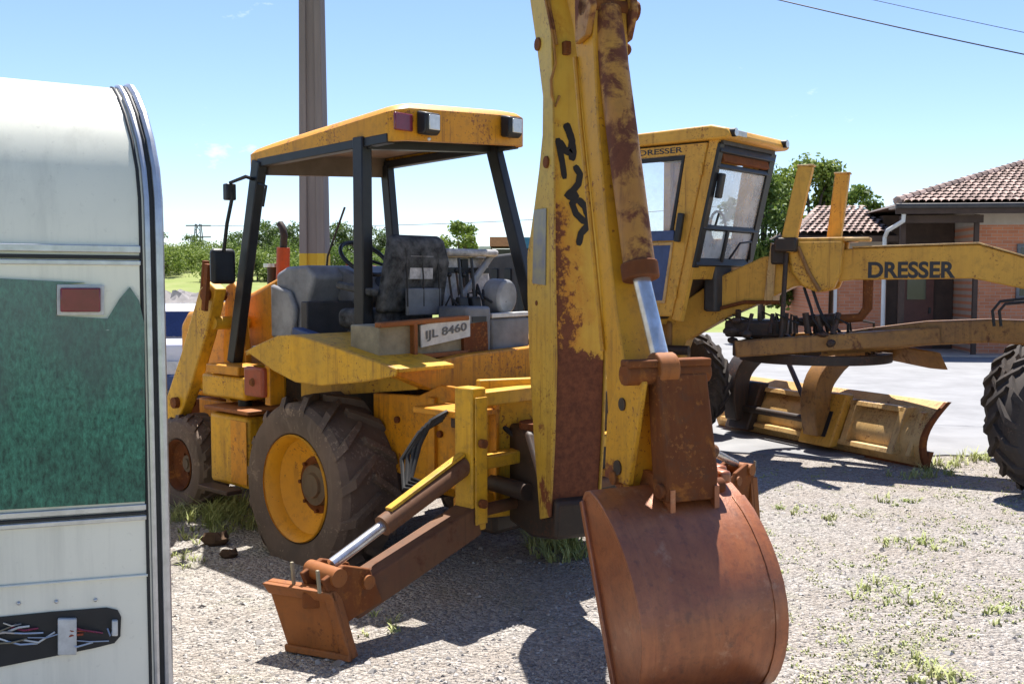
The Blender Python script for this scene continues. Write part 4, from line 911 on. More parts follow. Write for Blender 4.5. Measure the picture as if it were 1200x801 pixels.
for s in (1, -1): MB().prism([(2.97, .74), (2.88, .4), (2.98, .14), (3.21, .055), (3.66, .045), (3.3, .55)], 'y', s * 1.06, s * 1.085).build('bucket_side', 'rust', lbo)
# rear frame with stabilisers
def rbox(x0, x1, y0, y1, z0, z1, nm, m_, p=bh, bev=.008): return MB().box(x0, x1, y0, y1, z0, z1).build(nm, m_, p, bev)
for s in (1, -1):
    po = MB().box(-1.57, -1.43, s * .86, s * .97, .46, 1.25).build('frame_post', 'yellow', bh, .01)
    MB().box(-1.59, -1.58, s * .87, s * .96, .5, 1.2).build('post_flange', 'yellow', po, .004)
    for z in (.62, .95): MB().cyl((-1.6, s * .93, z), (-1.63, s * .93, z), .025, None, 10).build('bolt', 'rust', po)
rbox(-1.56, -1.44, -.86, .86, 1.14, 1.22, 'top_rail', 'yellow'); rbox(-1.56, -1.44, -.86, .86, .79, .86, 'slide_rail', 'yellow')
MB().cyl((-1.5, -.86, .55), (-1.5, .86, .55), .035).build('lower_rail', 'leg', bh); rbox(-1.4, -1.3, -.86, .86, .5, .6, 'rear_crossmember', 'orange')
rbox(-1.42, -1.0, .6, .9, 1.06, 1.1, 'side_bracket', 'orange')
MB().box(-1.38, -1.1, -.62, .6, .34, 1.12).build('rear_housing', 'grease', bh, .03)  # made lower and wider to block the sunlit gap and shade the belly
for k, (y, z) in enumerate(((.55, 1.0), (.3, .92), (.42, .72), (.1, 1.0))):
    MB().tube([(-1.36, y, z), (-1.5, y - .05, z - .1), (-1.46, y - .18, z - .28), (-1.38, y - .3, z - .2)], .017, 7).build('hydraulic_hose', 'hose', bh)
def stabiliser(s):
    root = MB().bar((-1.5, s * .92, .52), (-1.5, s * 1.78, .25), .15, .17).build('stabiliser_leg', 'leg', bh, .012)
    MB().bar((-1.5, s * 1.6, .31), (-1.5, s * 1.86, .215), .12, .13).build('leg_end', 'rust', root, .01)
    MB().cyl((-1.5, s * .96, .82), (-1.5, s * 1.54, .587), .055).build('ram_barrel', 'leg', root)
    MB().bar((-1.5, s * .98, .885), (-1.5, s * 1.5, .665), .05, .02).build('ram_guard', 'yellow', root, .004)
    MB().cyl((-1.5, s * 1.4, .645), (-1.5, s * 1.86, .455), .03).build('ram_rod', 'chrome', root)
    MB().cyl((-1.38, s * 1.9, .42), (-1.62, s * 1.9, .42), .045).build('rod_eye', 'pad', root); MB().cyl((-1.4, s * 1.72, .36), (-1.62, s * 1.72, .36), .035).build('pivot_pin', 'pad', root)
    MB().prism([(s * 1.62, .24), (s * 1.88, .18), (s * 1.98, .42), (s * 1.86, .47), (s * 1.7, .42)], 'x', -1.6, -1.57).build('clevis_plate', 'rust', root, .006)
    MB().prism([(s * 1.62, .24), (s * 1.88, .18), (s * 1.98, .42), (s * 1.86, .47), (s * 1.7, .42)], 'x', -1.43, -1.4).build('clevis_plate', 'rust', root, .006)
    for x in (-1.37, -1.58): MB().bar((x, s * 1.99, .36), (x, s * 2.0, .47), .012, .016).build('lock_pin', 'cream', root)
    return root
L = stabiliser(1); stabiliser(-1)
def pad(parent, quad, m_='pad'):
    TL, TR, BR, BL = [Vector(q) for q in quad]; nrm = (TR - TL).cross(BL - TL).normalized()
    if nrm.dot(BH.loc(CO) - TL) < 0: nrm = -nrm
    back = -nrm * .05
    p = MB().hexa([BL, BR, BR + back, BL + back, TL, TR, TR + back, TL + back]).build('stabiliser_pad', m_, parent, .008)
    t0 = TL.lerp(BL, .0) + nrm * .035; t1 = TR + nrm * .035
    MB().hexa([TL.lerp(BL, .17) + nrm * .001, TR.lerp(BR, .17) + nrm * .001, TR.lerp(BR, .17) + nrm * .012, TL.lerp(BL, .17) + nrm * .012, TL + nrm * .001, TR + nrm * .001, t1, t0]).build('pad_lip', m_, p, .005)
    MB().hexa([BL.lerp(TL, .09) + nrm * .001, BR.lerp(TR, .09) + nrm * .001, BR.lerp(TR, .09) + nrm * .02, BL.lerp(TL, .09) + nrm * .02, BL + nrm * .001, BR + nrm * .001, BR + nrm * .03, BL + nrm * .03]).build('pad_foot_lip', m_, p, .005)
    MB().hexa([TR.lerp(TL, .13) + nrm * .001, TR + nrm * .001, TR + nrm * .02, TR.lerp(TL, .13) + nrm * .02, BR.lerp(BL, .13) + nrm * .001, BR + nrm * .001, BR + nrm * .02, BR.lerp(BL, .13) + nrm * .02]).build('pad_side_lip', m_, p, .004)
    c = TL.lerp(TR, .5)
    MB().bar(c + Vector((0, 0, -.06)) + back * .5, Vector((-1.5, 1.84 if c.y > 0 else -1.84, .3)), .16, .08).build('pad_hinge', 'rust', p, .01)
    return p
quad = [BH.onz(312, 680, .36), BH.onz(391, 692, .36), BH.onz(414, 773, .025), BH.onz(338, 760, .025)]
pad(L, quad); pad([o for o in bh.children if o.name.startswith('stabiliser_leg') and o != L][0], [(q.x, -q.y, q.z) for q in quad])
# hoses at the rear left
for k in range(4):
    a = BH.onx(524 - 2 * k, 482 + 3 * k, -1.3); c = BH.onx(492 - 7 * k, 520 + 6 * k, -1.25 + .02 * k); e = BH.onx(482 - 3 * k, 560 + 4 * k, -1.3); f_ = BH.onx(520, 575, -1.42)
    MB().tube([a, a.lerp(c, .5) + Vector((0, .02, .04)), c, e, f_], .014, 7).build('hydraulic_hose', 'hose', bh)
MB().box(-1.4, -1.3, .8, .88, 1.0, 1.1).build('hose_block', 'grease', bh, .01)

# digging arm, swung towards the left
BM = Frame((.16, 5.87), (.378, -.926))
kl = BH.loc(BM.o); rel = BM.yaw - BH.yaw
def arm(mb, nm, m_, parent=None, bev=.006, sharp=38, segs=2):
    o = mb.build(nm, m_, parent or bh, bev, sharp, segs)
    if parent is None or parent is bh: o.location = kl; o.rotation_euler = (0, 0, rel)
    return o
kp = arm(MB().prism([(-.16, .42), (.18, .4), (.5, .46), (.52, .66), (.3, .74), (.1, .98), (-.16, 1.0)], 'y', -.13, .13), 'king_post', 'grease', bev=.02)
arm(MB().box(-.2, -.14, -.32, .32, .45, 1.26), 'carriage_plate', 'yellow', kp, .01)
for z in (.47, .96): arm(MB().cyl((0, 0, z - .05), (0, 0, z + .06), .12, None, 20), 'swing_pin', 'rust', kp, 0)
for s in (-1, 1): arm(MB().cyl((-.13, s * .24, .66), (.2, s * .16, .66), .05), 'swing_ram', 'grease', kp, 0)
inner = [(.34, .54), (.25, 1.0), (.19, 1.4), (.165, 1.75), (.16, 1.97), (.21, 2.1), (.26, 2.24), (.32, 2.42), (.365, 2.6), (.37, 2.8), (.29, 3.07), (.2, 3.33), (.17, 3.5), (.22, 3.62)]
outr = [(.5, 3.64), (.5, 3.5), (.44, 3.3), (.465, 3.05), (.482, 2.79), (.5, 2.4), (.508, 1.96), (.532, 1.43), (.51, 1.0), (.462, .58)]
bw = .15
bmo = arm(MB().prism(inner + outr, 'y', -bw + .012, bw - .012), 'boom', 'boom_front', bev=.005)
# side plates stand proud of the box section
for s in (-1, 1):
    sp2 = [(x + (.006 if i < len(inner) else -.0), z) for i, (x, z) in enumerate(inner + outr)]
    arm(MB().prism([(x * 1.0 + .004, z) for x, z in inner[:]] + [(x + .014, z) for x, z in outr], 'y', s * (bw - .011), s * bw), 'boom_side_plate', 'boom', bmo, .003)
for (px, py, r) in ((631, 52, .035), (641, 190, .032)):
    q = BM.ony(px, py, -bw); arm(MB().cyl((q.x, -bw - .012, q.z), (q.x, -bw + .05, q.z), r, None, 14), 'pin_boss', 'rust', bmo, .004)
q = BM.onx(663, 57, .47); arm(MB().box(.45, .5, q.y - .02, q.y + .02, q.z - .035, q.z + .035), 'boom_lug', 'rust', bmo, .008)
c = [BM.ony(px, py, -bw) for px, py in ((627, 246), (641, 244), (640, 334), (625, 332))]
arm(MB().prism([(p.x, p.z) for p in c], 'y', -bw - .006, -bw - .001), 'rating_plate', 'tag', bmo, 0)
q = BM.ony(629, 355, -bw); arm(MB().cyl((q.x, -bw - .004, q.z), (q.x, -bw + .02, q.z), .014, None, 10), 'boom_bolt', 'rust', bmo, 0)
def face_t(z):   # outward face of the boom
    pts = sorted((zz, x) for x, zz in outr)
    for (z0, a), (z1, b_) in zip(pts, pts[1:]):
        if z0 <= z <= z1: return a + (b_ - a) * (z - z0) / (z1 - z0)
    return .5
def stroke(px_pts, wd):
    b = MB(); P = []
    for zx, zy in px_pts:
        px, py = 600 + zx / 2.67, zy / 2.67; q = BM.onx(px, py, .505); q = BM.onx(px, py, face_t(q.z) + .0022); P.append(q)
    fine = []
    for a, c2 in zip(P, P[1:]): fine += [a.lerp(c2, i / 4) for i in range(4)]
    fine.append(P[-1]); n = len(fine)
    for i, p in enumerate(fine):
        d = (fine[min(i + 1, n - 1)] - fine[max(0, i - 1)]).normalized(); sd_ = Vector((0, -d.z, d.y)) * wd * (.95 + .12 * noise.noise(p * 40))
        sd_ = sd_ if i not in (0, n - 1) else sd_ * .6
        b.v += [Vector((p.x, p.y, p.z)) - sd_, Vector((p.x, p.y, p.z)) + sd_]
    for i in range(n - 1): b.f.append((2 * i, 2 * i + 1, 2 * i + 3, 2 * i + 2))
    return arm(b, 'painted_mark', 'mark', bmo, 0)
stroke([(168, 386), (178, 410), (188, 440), (186, 478), (165, 470), (145, 440)], .022); stroke([(143, 432), (150, 470), (158, 510), (165, 560)], .018); stroke([(186, 440), (192, 475), (186, 502)], .022)
stroke([(196, 518), (213, 545), (208, 575), (190, 598), (172, 612), (190, 618), (207, 606)], .02)
stroke([(204, 618), (188, 636), (200, 668), (222, 690), (242, 694)], .019); stroke([(206, 622), (228, 646), (240, 680), (238, 705), (216, 730), (208, 768)], .02)
for pts_ in ([(100, -20), (118, 60), (130, 130), (136, 200), (122, 250), (124, 300), (136, 332), (148, 300)], [(108, -20), (128, 70), (140, 140)]):
    P = []
    for zx, zy in pts_:
        q = BM.onx(600 + zx / 2.67, zy / 2.67, .5); q = BM.onx(600 + zx / 2.67, zy / 2.67, face_t(q.z) + .012); P.append(q)
    arm(MB().tube(P, .008, 6), 'boom_hose', 'cylinder', bmo, 0)
# dipper
d_in = [(1.1, .86), (1.04, 1.05), (1.0, 1.4), (.955, 1.7), (.9, 1.98), (.77, 2.5), (.68, 2.9), (.62, 3.12), (.52, 3.3), (.36, 3.42), (.34, 3.56), (.44, 3.62)]
d_out = [(.72, 3.6), (.82, 3.4), (.84, 3.15), (.86, 2.95), (.9, 2.6), (1.0, 2.1), (1.1, 1.7), (1.2, 1.42), (1.27, 1.2), (1.28, .96), (1.22, .84)]
dpo = arm(MB().prism(d_in + d_out, 'y', -.095, .095), 'dipper', 'dipper', bev=.008)
arm(MB().cyl((.38, -.2, 3.5), (.38, .2, 3.5), .055), 'dipper_pivot', 'rust', dpo, 0)
for s in (-1, 1): arm(MB().prism([(.28, 3.42), (.44, 3.42), (.56, 3.62), (.2, 3.62)], 'y', s * .155, s * .175), 'pivot_cheek', 'boom', dpo, .004)
arm(MB().prism([(1.09, 1.3), (1.2, 1.34), (1.235, 1.0), (1.12, .98)], 'y', -.108, -.0955), 'wear_plate', 'dipper', dpo, .004)
for (x, z, r) in ((1.24, 1.27, .03), (1.2, .97, .035)): arm(MB().cyl((x, -.138, z), (x, -.09, z), r, None, 14), 'bolt', 'grease', dpo, 0)
arm(MB().tube([(.99, -.105, 1.5), (.88, -.106, 2.0), (.74, -.106, 2.6), (.67, -.106, 2.95)], .012, 7), 'steel_pipe', 'dipper', dpo, 0)
# bucket ram on the outward face
r0, r1, r2 = Vector((.8, 0, 3.16)), Vector((1.165, 0, 1.86)), Vector((1.375, 0, 1.44))
ram = arm(MB().cyl(r0, r1, .075, None, 22), 'bucket_ram', 'cylinder', bev=.006)
arm(MB().cyl(r1 + (r0 - r1).normalized() * .06, r1 - (r0 - r1).normalized() * .02, .088, None, 22), 'gland', 'rust', ram, .006)
arm(MB().cyl(r1, r2, .042, None, 18), 'ram_rod', 'chrome', ram, 0)
arm(MB().cyl((.8, -.13, 3.17), (.8, .17, 3.17), .05), 'ram_pin', 'rust', ram, .004)
for s in (-1, 1): arm(MB().prism([(.7, 3.4), (.86, 3.3), (.9, 3.15), (.84, 3.02), (.72, 3.0)], 'y', s * .097, s * .13), 'ram_bracket', 'cylinder', ram, .008)
q = BM.ony(728, 58, .14); arm(MB().sphere((q.x, .16, q.z), .035, 12, 8), 'pin_end', 'rust', ram, 0)
# links
lk = arm(MB().cyl((1.375, -.2, 1.42), (1.375, .23, 1.42), .05, None, 18), 'link_pin', 'rust', bev=.006)
arm(MB().cyl((1.375, -.05, 1.44), (1.375, .05, 1.44), .075, None, 18), 'rod_eye', 'pad', lk, .006)
for s in (-1, 1): arm(MB().prism([(1.06, .9), (1.3, .9), (1.42, 1.38), (1.38, 1.46), (1.22, 1.46), (1.08, 1.2)], 'y', s * .1, s * .13), 'tipping_link', 'dipper', lk, .008)
arm(MB().box(1.34, 1.42, -.2, .23, 1.45, 1.485), 'link_cap', 'rust', lk, .008)
arm(MB().prism([(1.335, 1.42), (1.43, 1.42), (1.53, .98), (1.52, .86), (1.4, .86)], 'y', -.06, .2), 'bucket_link', 'rust', lk, .01)
# bucket
so = [(1.25, .865), (1.28, .905), (1.33, .92), (1.4, .9), (1.48, .86), (1.56, .81), (1.63, .75), (1.69, .685), (1.74, .615), (1.78, .54), (1.805, .46), (1.815, .38), (1.81, .3), (1.79, .22), (1.76, .15), (1.72, .09), (1.67, .045), (1.6, .014)]
th = .022
def insetp(P):
    Q = []
    for i, (x, z) in enumerate(P):
        a = P[max(0, i - 1)]; c = P[min(len(P) - 1, i + 1)]; d = Vector((c[0] - a[0], c[1] - a[1])).normalized(); Q.append((x - (-d.y) * -th * -1, z - d.x * -th * -1) if False else (x + d.y * th, z - d.x * th))
    return Q
si = insetp(so); BW = .352
def curved_plate(P, Q, y0, y1):
    b = MB(); k = len(P)
    for y in (y0, y1): b.v += [Vector((x, y, z)) for x, z in P] + [Vector((x, y, z)) for x, z in Q]
    for i in range(k - 1):
        b.f += [(i, i + 1, 2 * k + i + 1, 2 * k + i), (k + i, 3 * k + i, 3 * k + i + 1, k + i + 1), (i, k + i, k + i + 1, i + 1), (2 * k + i, 2 * k + i + 1, 3 * k + i + 1, 3 * k + i)]
    for i in (0, k - 1): b.f.append((i, 2 * k + i, 3 * k + i, k + i))
    return b
bk = arm(curved_plate(so, si, -BW, BW), 'bucket', 'bucket', bev=.004, sharp=25)
turn = Matrix.Translation(kl) @ Matrix.Rotation(rel, 4, 'Z') @ Matrix.Translation((1.33, .012, .89)) @ Matrix.Rotation(R(-1), 4, 'Z') @ Matrix.Rotation(R(1.0), 4, 'X') @ Matrix.Translation((-1.33, 0, -.9))
bk.matrix_local = turn
for s in (-1, 1):
    q = MB(); P = [((x + x2) / 2, (z + z2) / 2) for (x, z), (x2, z2) in zip(so, si)]; k = len(P); c_ = (1.5, .45)
    for y in (s * (BW - .004), s * (BW - .03)): q.v += [Vector((x, y, z)) for x, z in P] + [Vector((c_[0], y, c_[1]))]
    for o_ in (0, k + 1): q.f += [(o_ + i, o_ + (i + 1) % k, o_ + k) for i in range(k)]
    q.f += [(i, (i + 1) % k, (i + 1) % k + k + 1, i + k + 1) for i in range(k)]
    arm(q, 'bucket_side', 'bucket', bk, 0)
    arm(MB().bar((P[0][0], s * (BW - .012), P[0][1]), (P[-1][0], s * (BW - .012), P[-1][1]), .034, .05, up=(0, 1, 0)), 'side_cutter', 'bucket', bk, .006)
def band(y0, y1, i0, i1, t, nm, m_='bucket'):
    P = so[i0:i1]; Q = []
    for i, (x, z) in enumerate(P):
        a = P[max(0, i - 1)]; c = P[min(len(P) - 1, i + 1)]; d = Vector((c[0] - a[0], c[1] - a[1])).normalized(); Q.append((x - d.y * t, z + d.x * t))
    return arm(curved_plate(P, Q, y0, y1), nm, m_, bk, .002, 25)
band(-BW - .005, -BW + .06, 4, 18, .005, 'wear_strap'); band(BW - .06, BW + .005, 4, 18, .005, 'wear_strap')
for s in (-1, 1):
    arm(MB().prism([(1.12, .86), (1.12, .95), (1.2, .985), (1.46, .965), (1.53, .93), (1.53, .82), (1.3, .88)], 'y', s * .1 + .07, s * .125 + .07), 'hinge_ear', 'bucket', bk, 0)
arm(MB().cyl((1.17, -.16, .93), (1.17, .25, .93), .035), 'hinge_pin', 'rust', bk, .004); arm(MB().cyl((1.48, -.09, .92), (1.48, .24, .92), .035), 'link_pin_lower', 'rust', bk, .004)
for y in (-.3, -.15, 0, .15, .3): arm(MB().hexa([(1.64, y - .04, .012), (1.64, y + .04, .012), (1.42, y + .025, .01), (1.42, y - .025, .01), (1.64, y - .04, .06), (1.64, y + .04, .06), (1.42, y + .025, .022), (1.42, y - .025, .022)]), 'tooth', 'grease', bk, .004)
for (x, y, z, sx, sy, sz) in ((1.38, .29, .94, .12, .06, .06), (1.3, .33, .95, .09, .06, .05)): arm(MB().box(x - sx / 2, x + sx / 2, y - sy / 2, y + sy / 2, z - sz / 2, z + sz / 2), 'corner_gusset', 'bucket', bk, .015)

# ------------------------------------------------------------------ motor grader, articulated: rear half with cab, front half with beam and blade
GF = Frame((5.0, 9.45), (.914, -.407))
GR = Frame((2.02, 9.9), (.77, -.64))
gd = thing('motor_grader', 'dull yellow motor grader with glazed cab and long front beam', 'grader', (GF.o.x, GF.o.y, 0), GF.yaw)
gl = GF.loc(GR.o); grel = GR.yaw - GF.yaw
def rp(mb, nm, m_, parent=None, bev=.006, sharp=38, segs=2):
    o = mb.build(nm, m_, parent or gd, bev, sharp, segs)
    if parent is None: o.location = gl; o.rotation_euler = (0, 0, grel)
    return o
# cab: leans forward at the top. x of the front at height z
def fx(z): return -.5 + .39 * (z - 1.42) / 1.71
CW_ = 1.22; ZF, ZR, XB = 1.42, 3.2, -1.3
cabf = rp(MB().bar((fx(ZF), .04, ZF), (fx(ZR), .04, ZR), .09, .1, up=(1, 0, 0)), 'cab_pillar', 'grader', bev=.012)
rp(MB().bar((fx(1.85), CW_ - .04, 1.85), (fx(ZR), CW_ - .04, ZR), .09, .1, up=(1, 0, 0)), 'cab_pillar', 'black', bev=.012)
for y in (.04, CW_ - .04): rp(MB().bar((XB, y, ZF), (XB, y, ZR), .09, .1, up=(1, 0, 0)), 'cab_pillar', 'grader', bev=.012)
rf = rp(MB().prism([(XB - .12, 3.17), (.06, 3.17), (.1, 3.2), (.06, 3.27), (-.1, 3.31), (XB - .1, 3.29)], 'y', -.06, CW_ + .06), 'cab_roof', 'grader', bev=.02)
rp(MB().box(XB, -.02, .05, CW_ - .05, 3.13, 3.168), 'headliner', 'darkgrey', rf, 0)
rp(MB().box(.045, .1, .1, .3, 3.205, 3.26), 'roof_marker', 'plate', rf, .006)
for y in (.02, CW_ - .08):
    h = rp(MB().cyl((.06, y, 3.23), (.13, y, 3.225), .04, .042, 16), 'roof_lamp', 'black', rf, .006); rp(MB().cyl((.129, y, 3.225), (.134, y, 3.225), .036, None, 16), 'lens', 'lens', None, 0)
for o in list(gd.children):
    if o.name.startswith('lens'): o.parent = rf; o.location = (0, 0, 0); o.rotation_euler = (0, 0, 0)
rp(MB().box(XB, -.85, 0, CW_, ZF - .06, ZF), 'cab_floor', 'grader'); rp(MB().prism([(-.9, 1.42), (-.85, 1.42), (-.42, 1.84), (-.5, 1.84)], 'y', .04, CW_ - .02), 'cab_bulkhead', 'grease')
# door in the right side
def sq(pts, y0, y1): return MB().prism(pts, 'y', y0, y1)
def loop(outer, inner_, y0, y1):
    n = len(outer); b = MB()
    for y in (y0, y1): b.v += [Vector((x, y, z)) for x, z in outer] + [Vector((x, y, z)) for x, z in inner_]
    for i in range(n):
        j = (i + 1) % n; b.f += [(i, j, n + j, n + i), (2 * n + i, 3 * n + i, 3 * n + j, 2 * n + j), (i, 2 * n + i, 2 * n + j, j), (n + i, n + j, 3 * n + j, 3 * n + i)]
    return b
M['cabglass'] = glass('dusty_cab_glass', (.8, .85, .9), .2, .08)
M['cabglass_front'] = glass('pale_cab_glass', (.8, .85, .92), .3, .08)
def side(nm, y0, y1, parent=None):
    xu, xl = fx(3.13) - .1, fx(1.5) - .06
    o = rp(loop([(XB + .05, 1.46), (fx(1.46) - .05, 1.46), (fx(3.15) - .05, 3.15), (XB + .05, 3.15)], [(-1.08, 2.27), (-.53, 2.27), (-.4, 3.05), (-1.08, 3.05)], y0, y1), nm, 'grader', bev=.01)
    return o
dr = side('cab_door', -.02, .03); dl = side('cab_side', CW_ - .03, CW_ + .02)
for o_, y in ((dr, .0), (dl, CW_)):
    rp(sq([(-1.08, 2.27), (-.53, 2.27), (-.4, 3.05), (-1.08, 3.05)], y - .004, y + .004), 'door_pane', 'cabglass', o_, 0)
lowp = [(-1.06, 1.62), (-.64, 1.62), (-.55, 2.17), (-1.06, 2.17)]
rp(sq(lowp, -.028, -.021), 'lower_pane', 'blue', dr, 0)
rp(loop([(x + (-.03 if x < -.9 else .03), z + (-.03 if z < 2 else .03)) for x, z in lowp], lowp, -.034, -.0205), 'pane_trim', 'blade', dr, .004)
rp(MB().bar((-1.08, -.03, 2.265), (fx(2.27) - .2, -.03, 2.265), .03, .1), 'window_sill', 'blue', dr, .006)
rp(MB().bar((fx(2.3) - .16, -.06, 2.2), (fx(2.5) - .16, -.06, 2.48), .05, .06, up=(1, 0, 0)), 'door_handle', 'black', dr, .01)
for z in (1.7, 2.9): rp(MB().cyl((fx(z) - .06, -.03, z - .06), (fx(z) - .06, -.03, z + .06), .018, None, 10), 'door_hinge', 'grader', dr, 0)
rp(loop([(-1.08, 2.275), (-.535, 2.275), (-.405, 3.045), (-1.08, 3.045)], [(-1.05, 2.31), (-.565, 2.31), (-.44, 3.0), (-1.05, 3.0)], -.026, -.005), 'window_seal', 'rubber', dr, .003)
t = text('cab_lettering', 'DRESSER', 'ink', dr, (-.93, -.0215, 3.075), (1, 0, 0), (0, 0, 1), .5, .055, .012)
# front: windscreen frame in black
def fp(y, z, o=0.0): return (fx(z) + .055 + o, y, z)
def fbar(y0, z0, y1, z1, w_, nm, m_='black', p=None): return rp(MB().bar(fp(y0, z0), fp(y1, z1), w_, .05, up=(1, 0, .25)), nm, m_, p, .006)
ws = fbar(.02, 3.1, CW_ - .02, 3.1, .1, 'windscreen_frame')
for (a, b_, c, d, w_) in ((.05, 1.95, .05, 3.14, .09), (CW_ - .05, 1.95, CW_ - .05, 3.14, .12), (.02, 2.0, CW_ - .02, 2.0, .08), (.02, 2.34, CW_ - .02, 2.34, .05), (.55, 2.0, .55, 2.34, .05), (.05, 2.93, CW_ - .05, 2.93, .045)):
    fbar(a, b_, c, d, w_, 'frame_bar', 'black', ws)
fbar(.12, 3.02, CW_ - .12, 3.02, .1, 'visor', 'rust', ws)
def fpane(y0, y1, z0, z1, nm='windscreen_pane'): return rp(MB().hexa([fp(y0, z0, -.004), fp(y1, z0, -.004), fp(y1, z0, .004), fp(y0, z0, .004), fp(y0, z1, -.004), fp(y1, z1, -.004), fp(y1, z1, .004), fp(y0, z1, .004)]), nm, 'cabglass_front', ws, 0)
fpane(.09, CW_ - .1, 2.36, 2.91); fpane(.09, .52, 2.04, 2.31); fpane(.58, CW_ - .1, 2.04, 2.31)
rp(MB().bar(fp(.12, 2.86, .05), fp(.12, 2.62, .06), .09, .05, up=(1, 0, 0)), 'wiper_motor', 'black', ws, .015)
rp(MB().tube([fp(.2, 2.36, .05), fp(.22, 2.48, .05)], .012, 6), 'wiper', 'black', ws, 0)
rp(MB().tube([fp(.6, 2.04, .07), fp(.72, 2.2, .09), fp(.95, 2.22, .09), fp(1.05, 2.04, .07)], .012, 7), 'grab_rail', 'black', ws, 0)
fr_ = rp(MB().hexa([(fx(1.84) - .02, .02, 1.83), (fx(1.84) - .02, CW_ - .02, 1.83), (fx(1.84) + .06, CW_ - .02, 1.83), (fx(1.84) + .06, .02, 1.83), (fx(1.98) - .02, .02, 1.97), (fx(1.98) - .02, CW_ - .02, 1.97), (fx(1.98) + .06, CW_ - .02, 1.97), (fx(1.98) + .06, .02, 1.97)]), 'cab_front_panel', 'grader', bev=.01)
rp(MB().box(-.75, -.6, .35, .9, 2.15, 2.5), 'operator_seat', 'vinyl', bev=.04); rp(MB().box(-1.0, -.72, .35, .9, 1.9, 2.15), 'seat_cushion', 'vinyl', bev=.04)
rp(MB().box(-.45, -.3, .45, .8, 1.5, 2.2), 'control_pedestal', 'darkgrey', bev=.03)
rp(MB().tube([(-.38 + .0, .62 + .17 * math.cos(a * .449), 2.36 + .17 * math.sin(a * .449)) for a in range(15)], .014, 7), 'steering_wheel', 'black', bev=0)
# rear frame and engine hood
rp(MB().box(-4.0, -1.0, .3, .95, .75, 1.36), 'rear_frame', 'grader', bev=.03)
hd = rp(MB().prism([(-1.38, 1.37), (-1.38, 2.2), (-1.9, 2.2), (-3.5, 2.08), (-3.6, 1.98), (-3.6, 1.1), (-1.38, 1.1)], 'y', .2, 1.05), 'engine_hood', 'darkgrey', bev=.03)
for k in range(9): rp(MB().box(-3.3 + k * .2, -3.2 + k * .2, .18, .199, 1.4, 1.95), 'louvre', 'black', hd, .004)
rp(MB().tube([(-2.6, .62, 2.1), (-2.6, .62, 2.5)], .06, 12), 'muffler', 'grease', hd, 0)
for s, yb in ((-1, -.12), (1, 1.36)):
    td = rp(MB().box(-3.3, -1.0, yb - .12, yb + .12, .5, .82), 'tandem_case', 'grader_dirty', bev=.03)
    for x in (-1.45, -2.9):
        yw = yb + s * .3
        wo = rp(MB().lathe([(0, s * .1), (.3, s * .1), (.34, s * .17), (.34, -s * .17), (0, -s * .17)], (x, yw, .63), 32), 'rear_wheel', 'grader', bev=0)
        t = tyre_mb((0, 0, 0), .64, .36, .335, 20, .03); t.warp(lambda v: v + Vector((x, yw, .63))); rp(t, 'tyre', 'tyre_dark', wo, 0, 30)
# front frame: gooseneck and beam
def gfp(px, py, y): q = GF.ony(px, py, y); return (q.x, q.z)
goose = [(-3.5, 1.0), (-3.45, 1.42), (-3.25, 1.55), (-2.82, 1.87), (-2.43, 2.06), (-2.1, 2.09), (-1.63, 2.133), (-.6, 2.157), (-.15, 2.0), (.25, 1.84), (.42, 1.66), (.42, 1.2), (.2, 1.2), (.15, 1.6), (-.14, 1.72), (-.64, 1.84), (-1.63, 1.825), (-2.15, 1.76), (-2.4, 1.62), (-2.8, 1.42), (-3.15, 1.2), (-3.25, .9)]
MB.stretch = 1.08
bmf = MB().prism(goose, 'y', -.16, .16).build('front_beam', 'grader', gd, .012)
MB().prism([(-1.64, 2.137), (-.6, 2.161), (-.15, 2.006), (.25, 1.85), (.25, 1.86), (-.15, 2.02), (-.6, 2.177), (-1.64, 2.152)], 'y', -.175, .175).build('beam_top_flange', 'blade', bmf, .003)
MB().prism([(-2.42, 1.56), (-2.33, 1.6), (-2.3, 2.16), (-2.36, 2.2)], 'y', -.2, .2).build('beam_joint_plate', 'blade', bmf, .006)
MB.stretch = 1.0
a, c = GF.ony(1017, 326, -.163), GF.ony(1120, 306, -.163)
text('beam_lettering', 'DRESSER', 'ink', bmf, (a.x, -.1605, a.z), (1, 0, 0), (0, 0, 1), c.x - a.x, c.z - a.z, .034)
MB().tube([gfp3 for gfp3 in [(-3.1, -.18, 1.52), (-2.8, -.19, 1.6), (-2.45, -.2, 1.6)]], .02, 7).build('beam_pipe', 'rust', bmf)
# articulation hitch and its black rams
rp(MB().box(-1.15, -.8, .4, .85, .6, 1.4), 'articulation_hitch', 'grader_dirty', bev=.04)
rp(MB().cyl((-1.0, .25, 1.1), (-.55, .35, 1.1), .05), 'articulation_ram', 'grease', bev=0)
# saddle with lift cylinders above the beam
MB.stretch = 1.08
sdp = [(-2.2, 2.1), (-2.16, 1.9), (-2.06, 1.76), (-1.92, 1.7), (-1.78, 1.74), (-1.72, 1.9), (-1.7, 2.21), (-2.2, 2.21)]
sd2 = MB().prism(sdp, 'y', -.27, -.165).build('saddle', 'grader', gd, .03, segs=3)
MB().prism(sdp, 'y', .165, .27).build('saddle_plate', 'grader', sd2, .02)
MB().box(-2.26, -1.62, -.25, .25, 2.2, 2.24).build('saddle_cap', 'grader', sd2, .01)
MB().box(-1.7, -1.48, -.3, -.05, 2.2, 2.235).build('saddle_ear', 'blade', sd2, .01)
MB().prism([(-2.34, 1.98), (-2.2, 1.98), (-2.16, 2.18), (-2.34, 2.18)], 'y', -.3, -.17).build('saddle_bracket', 'grease', sd2, .02)
MB().tube([(-2.1, -.28, 2.15), (-2.0, -.29, 1.9), (-1.9, -.285, 1.72)], .02, 8).build('saddle_seam', 'grader_dirty', sd2)
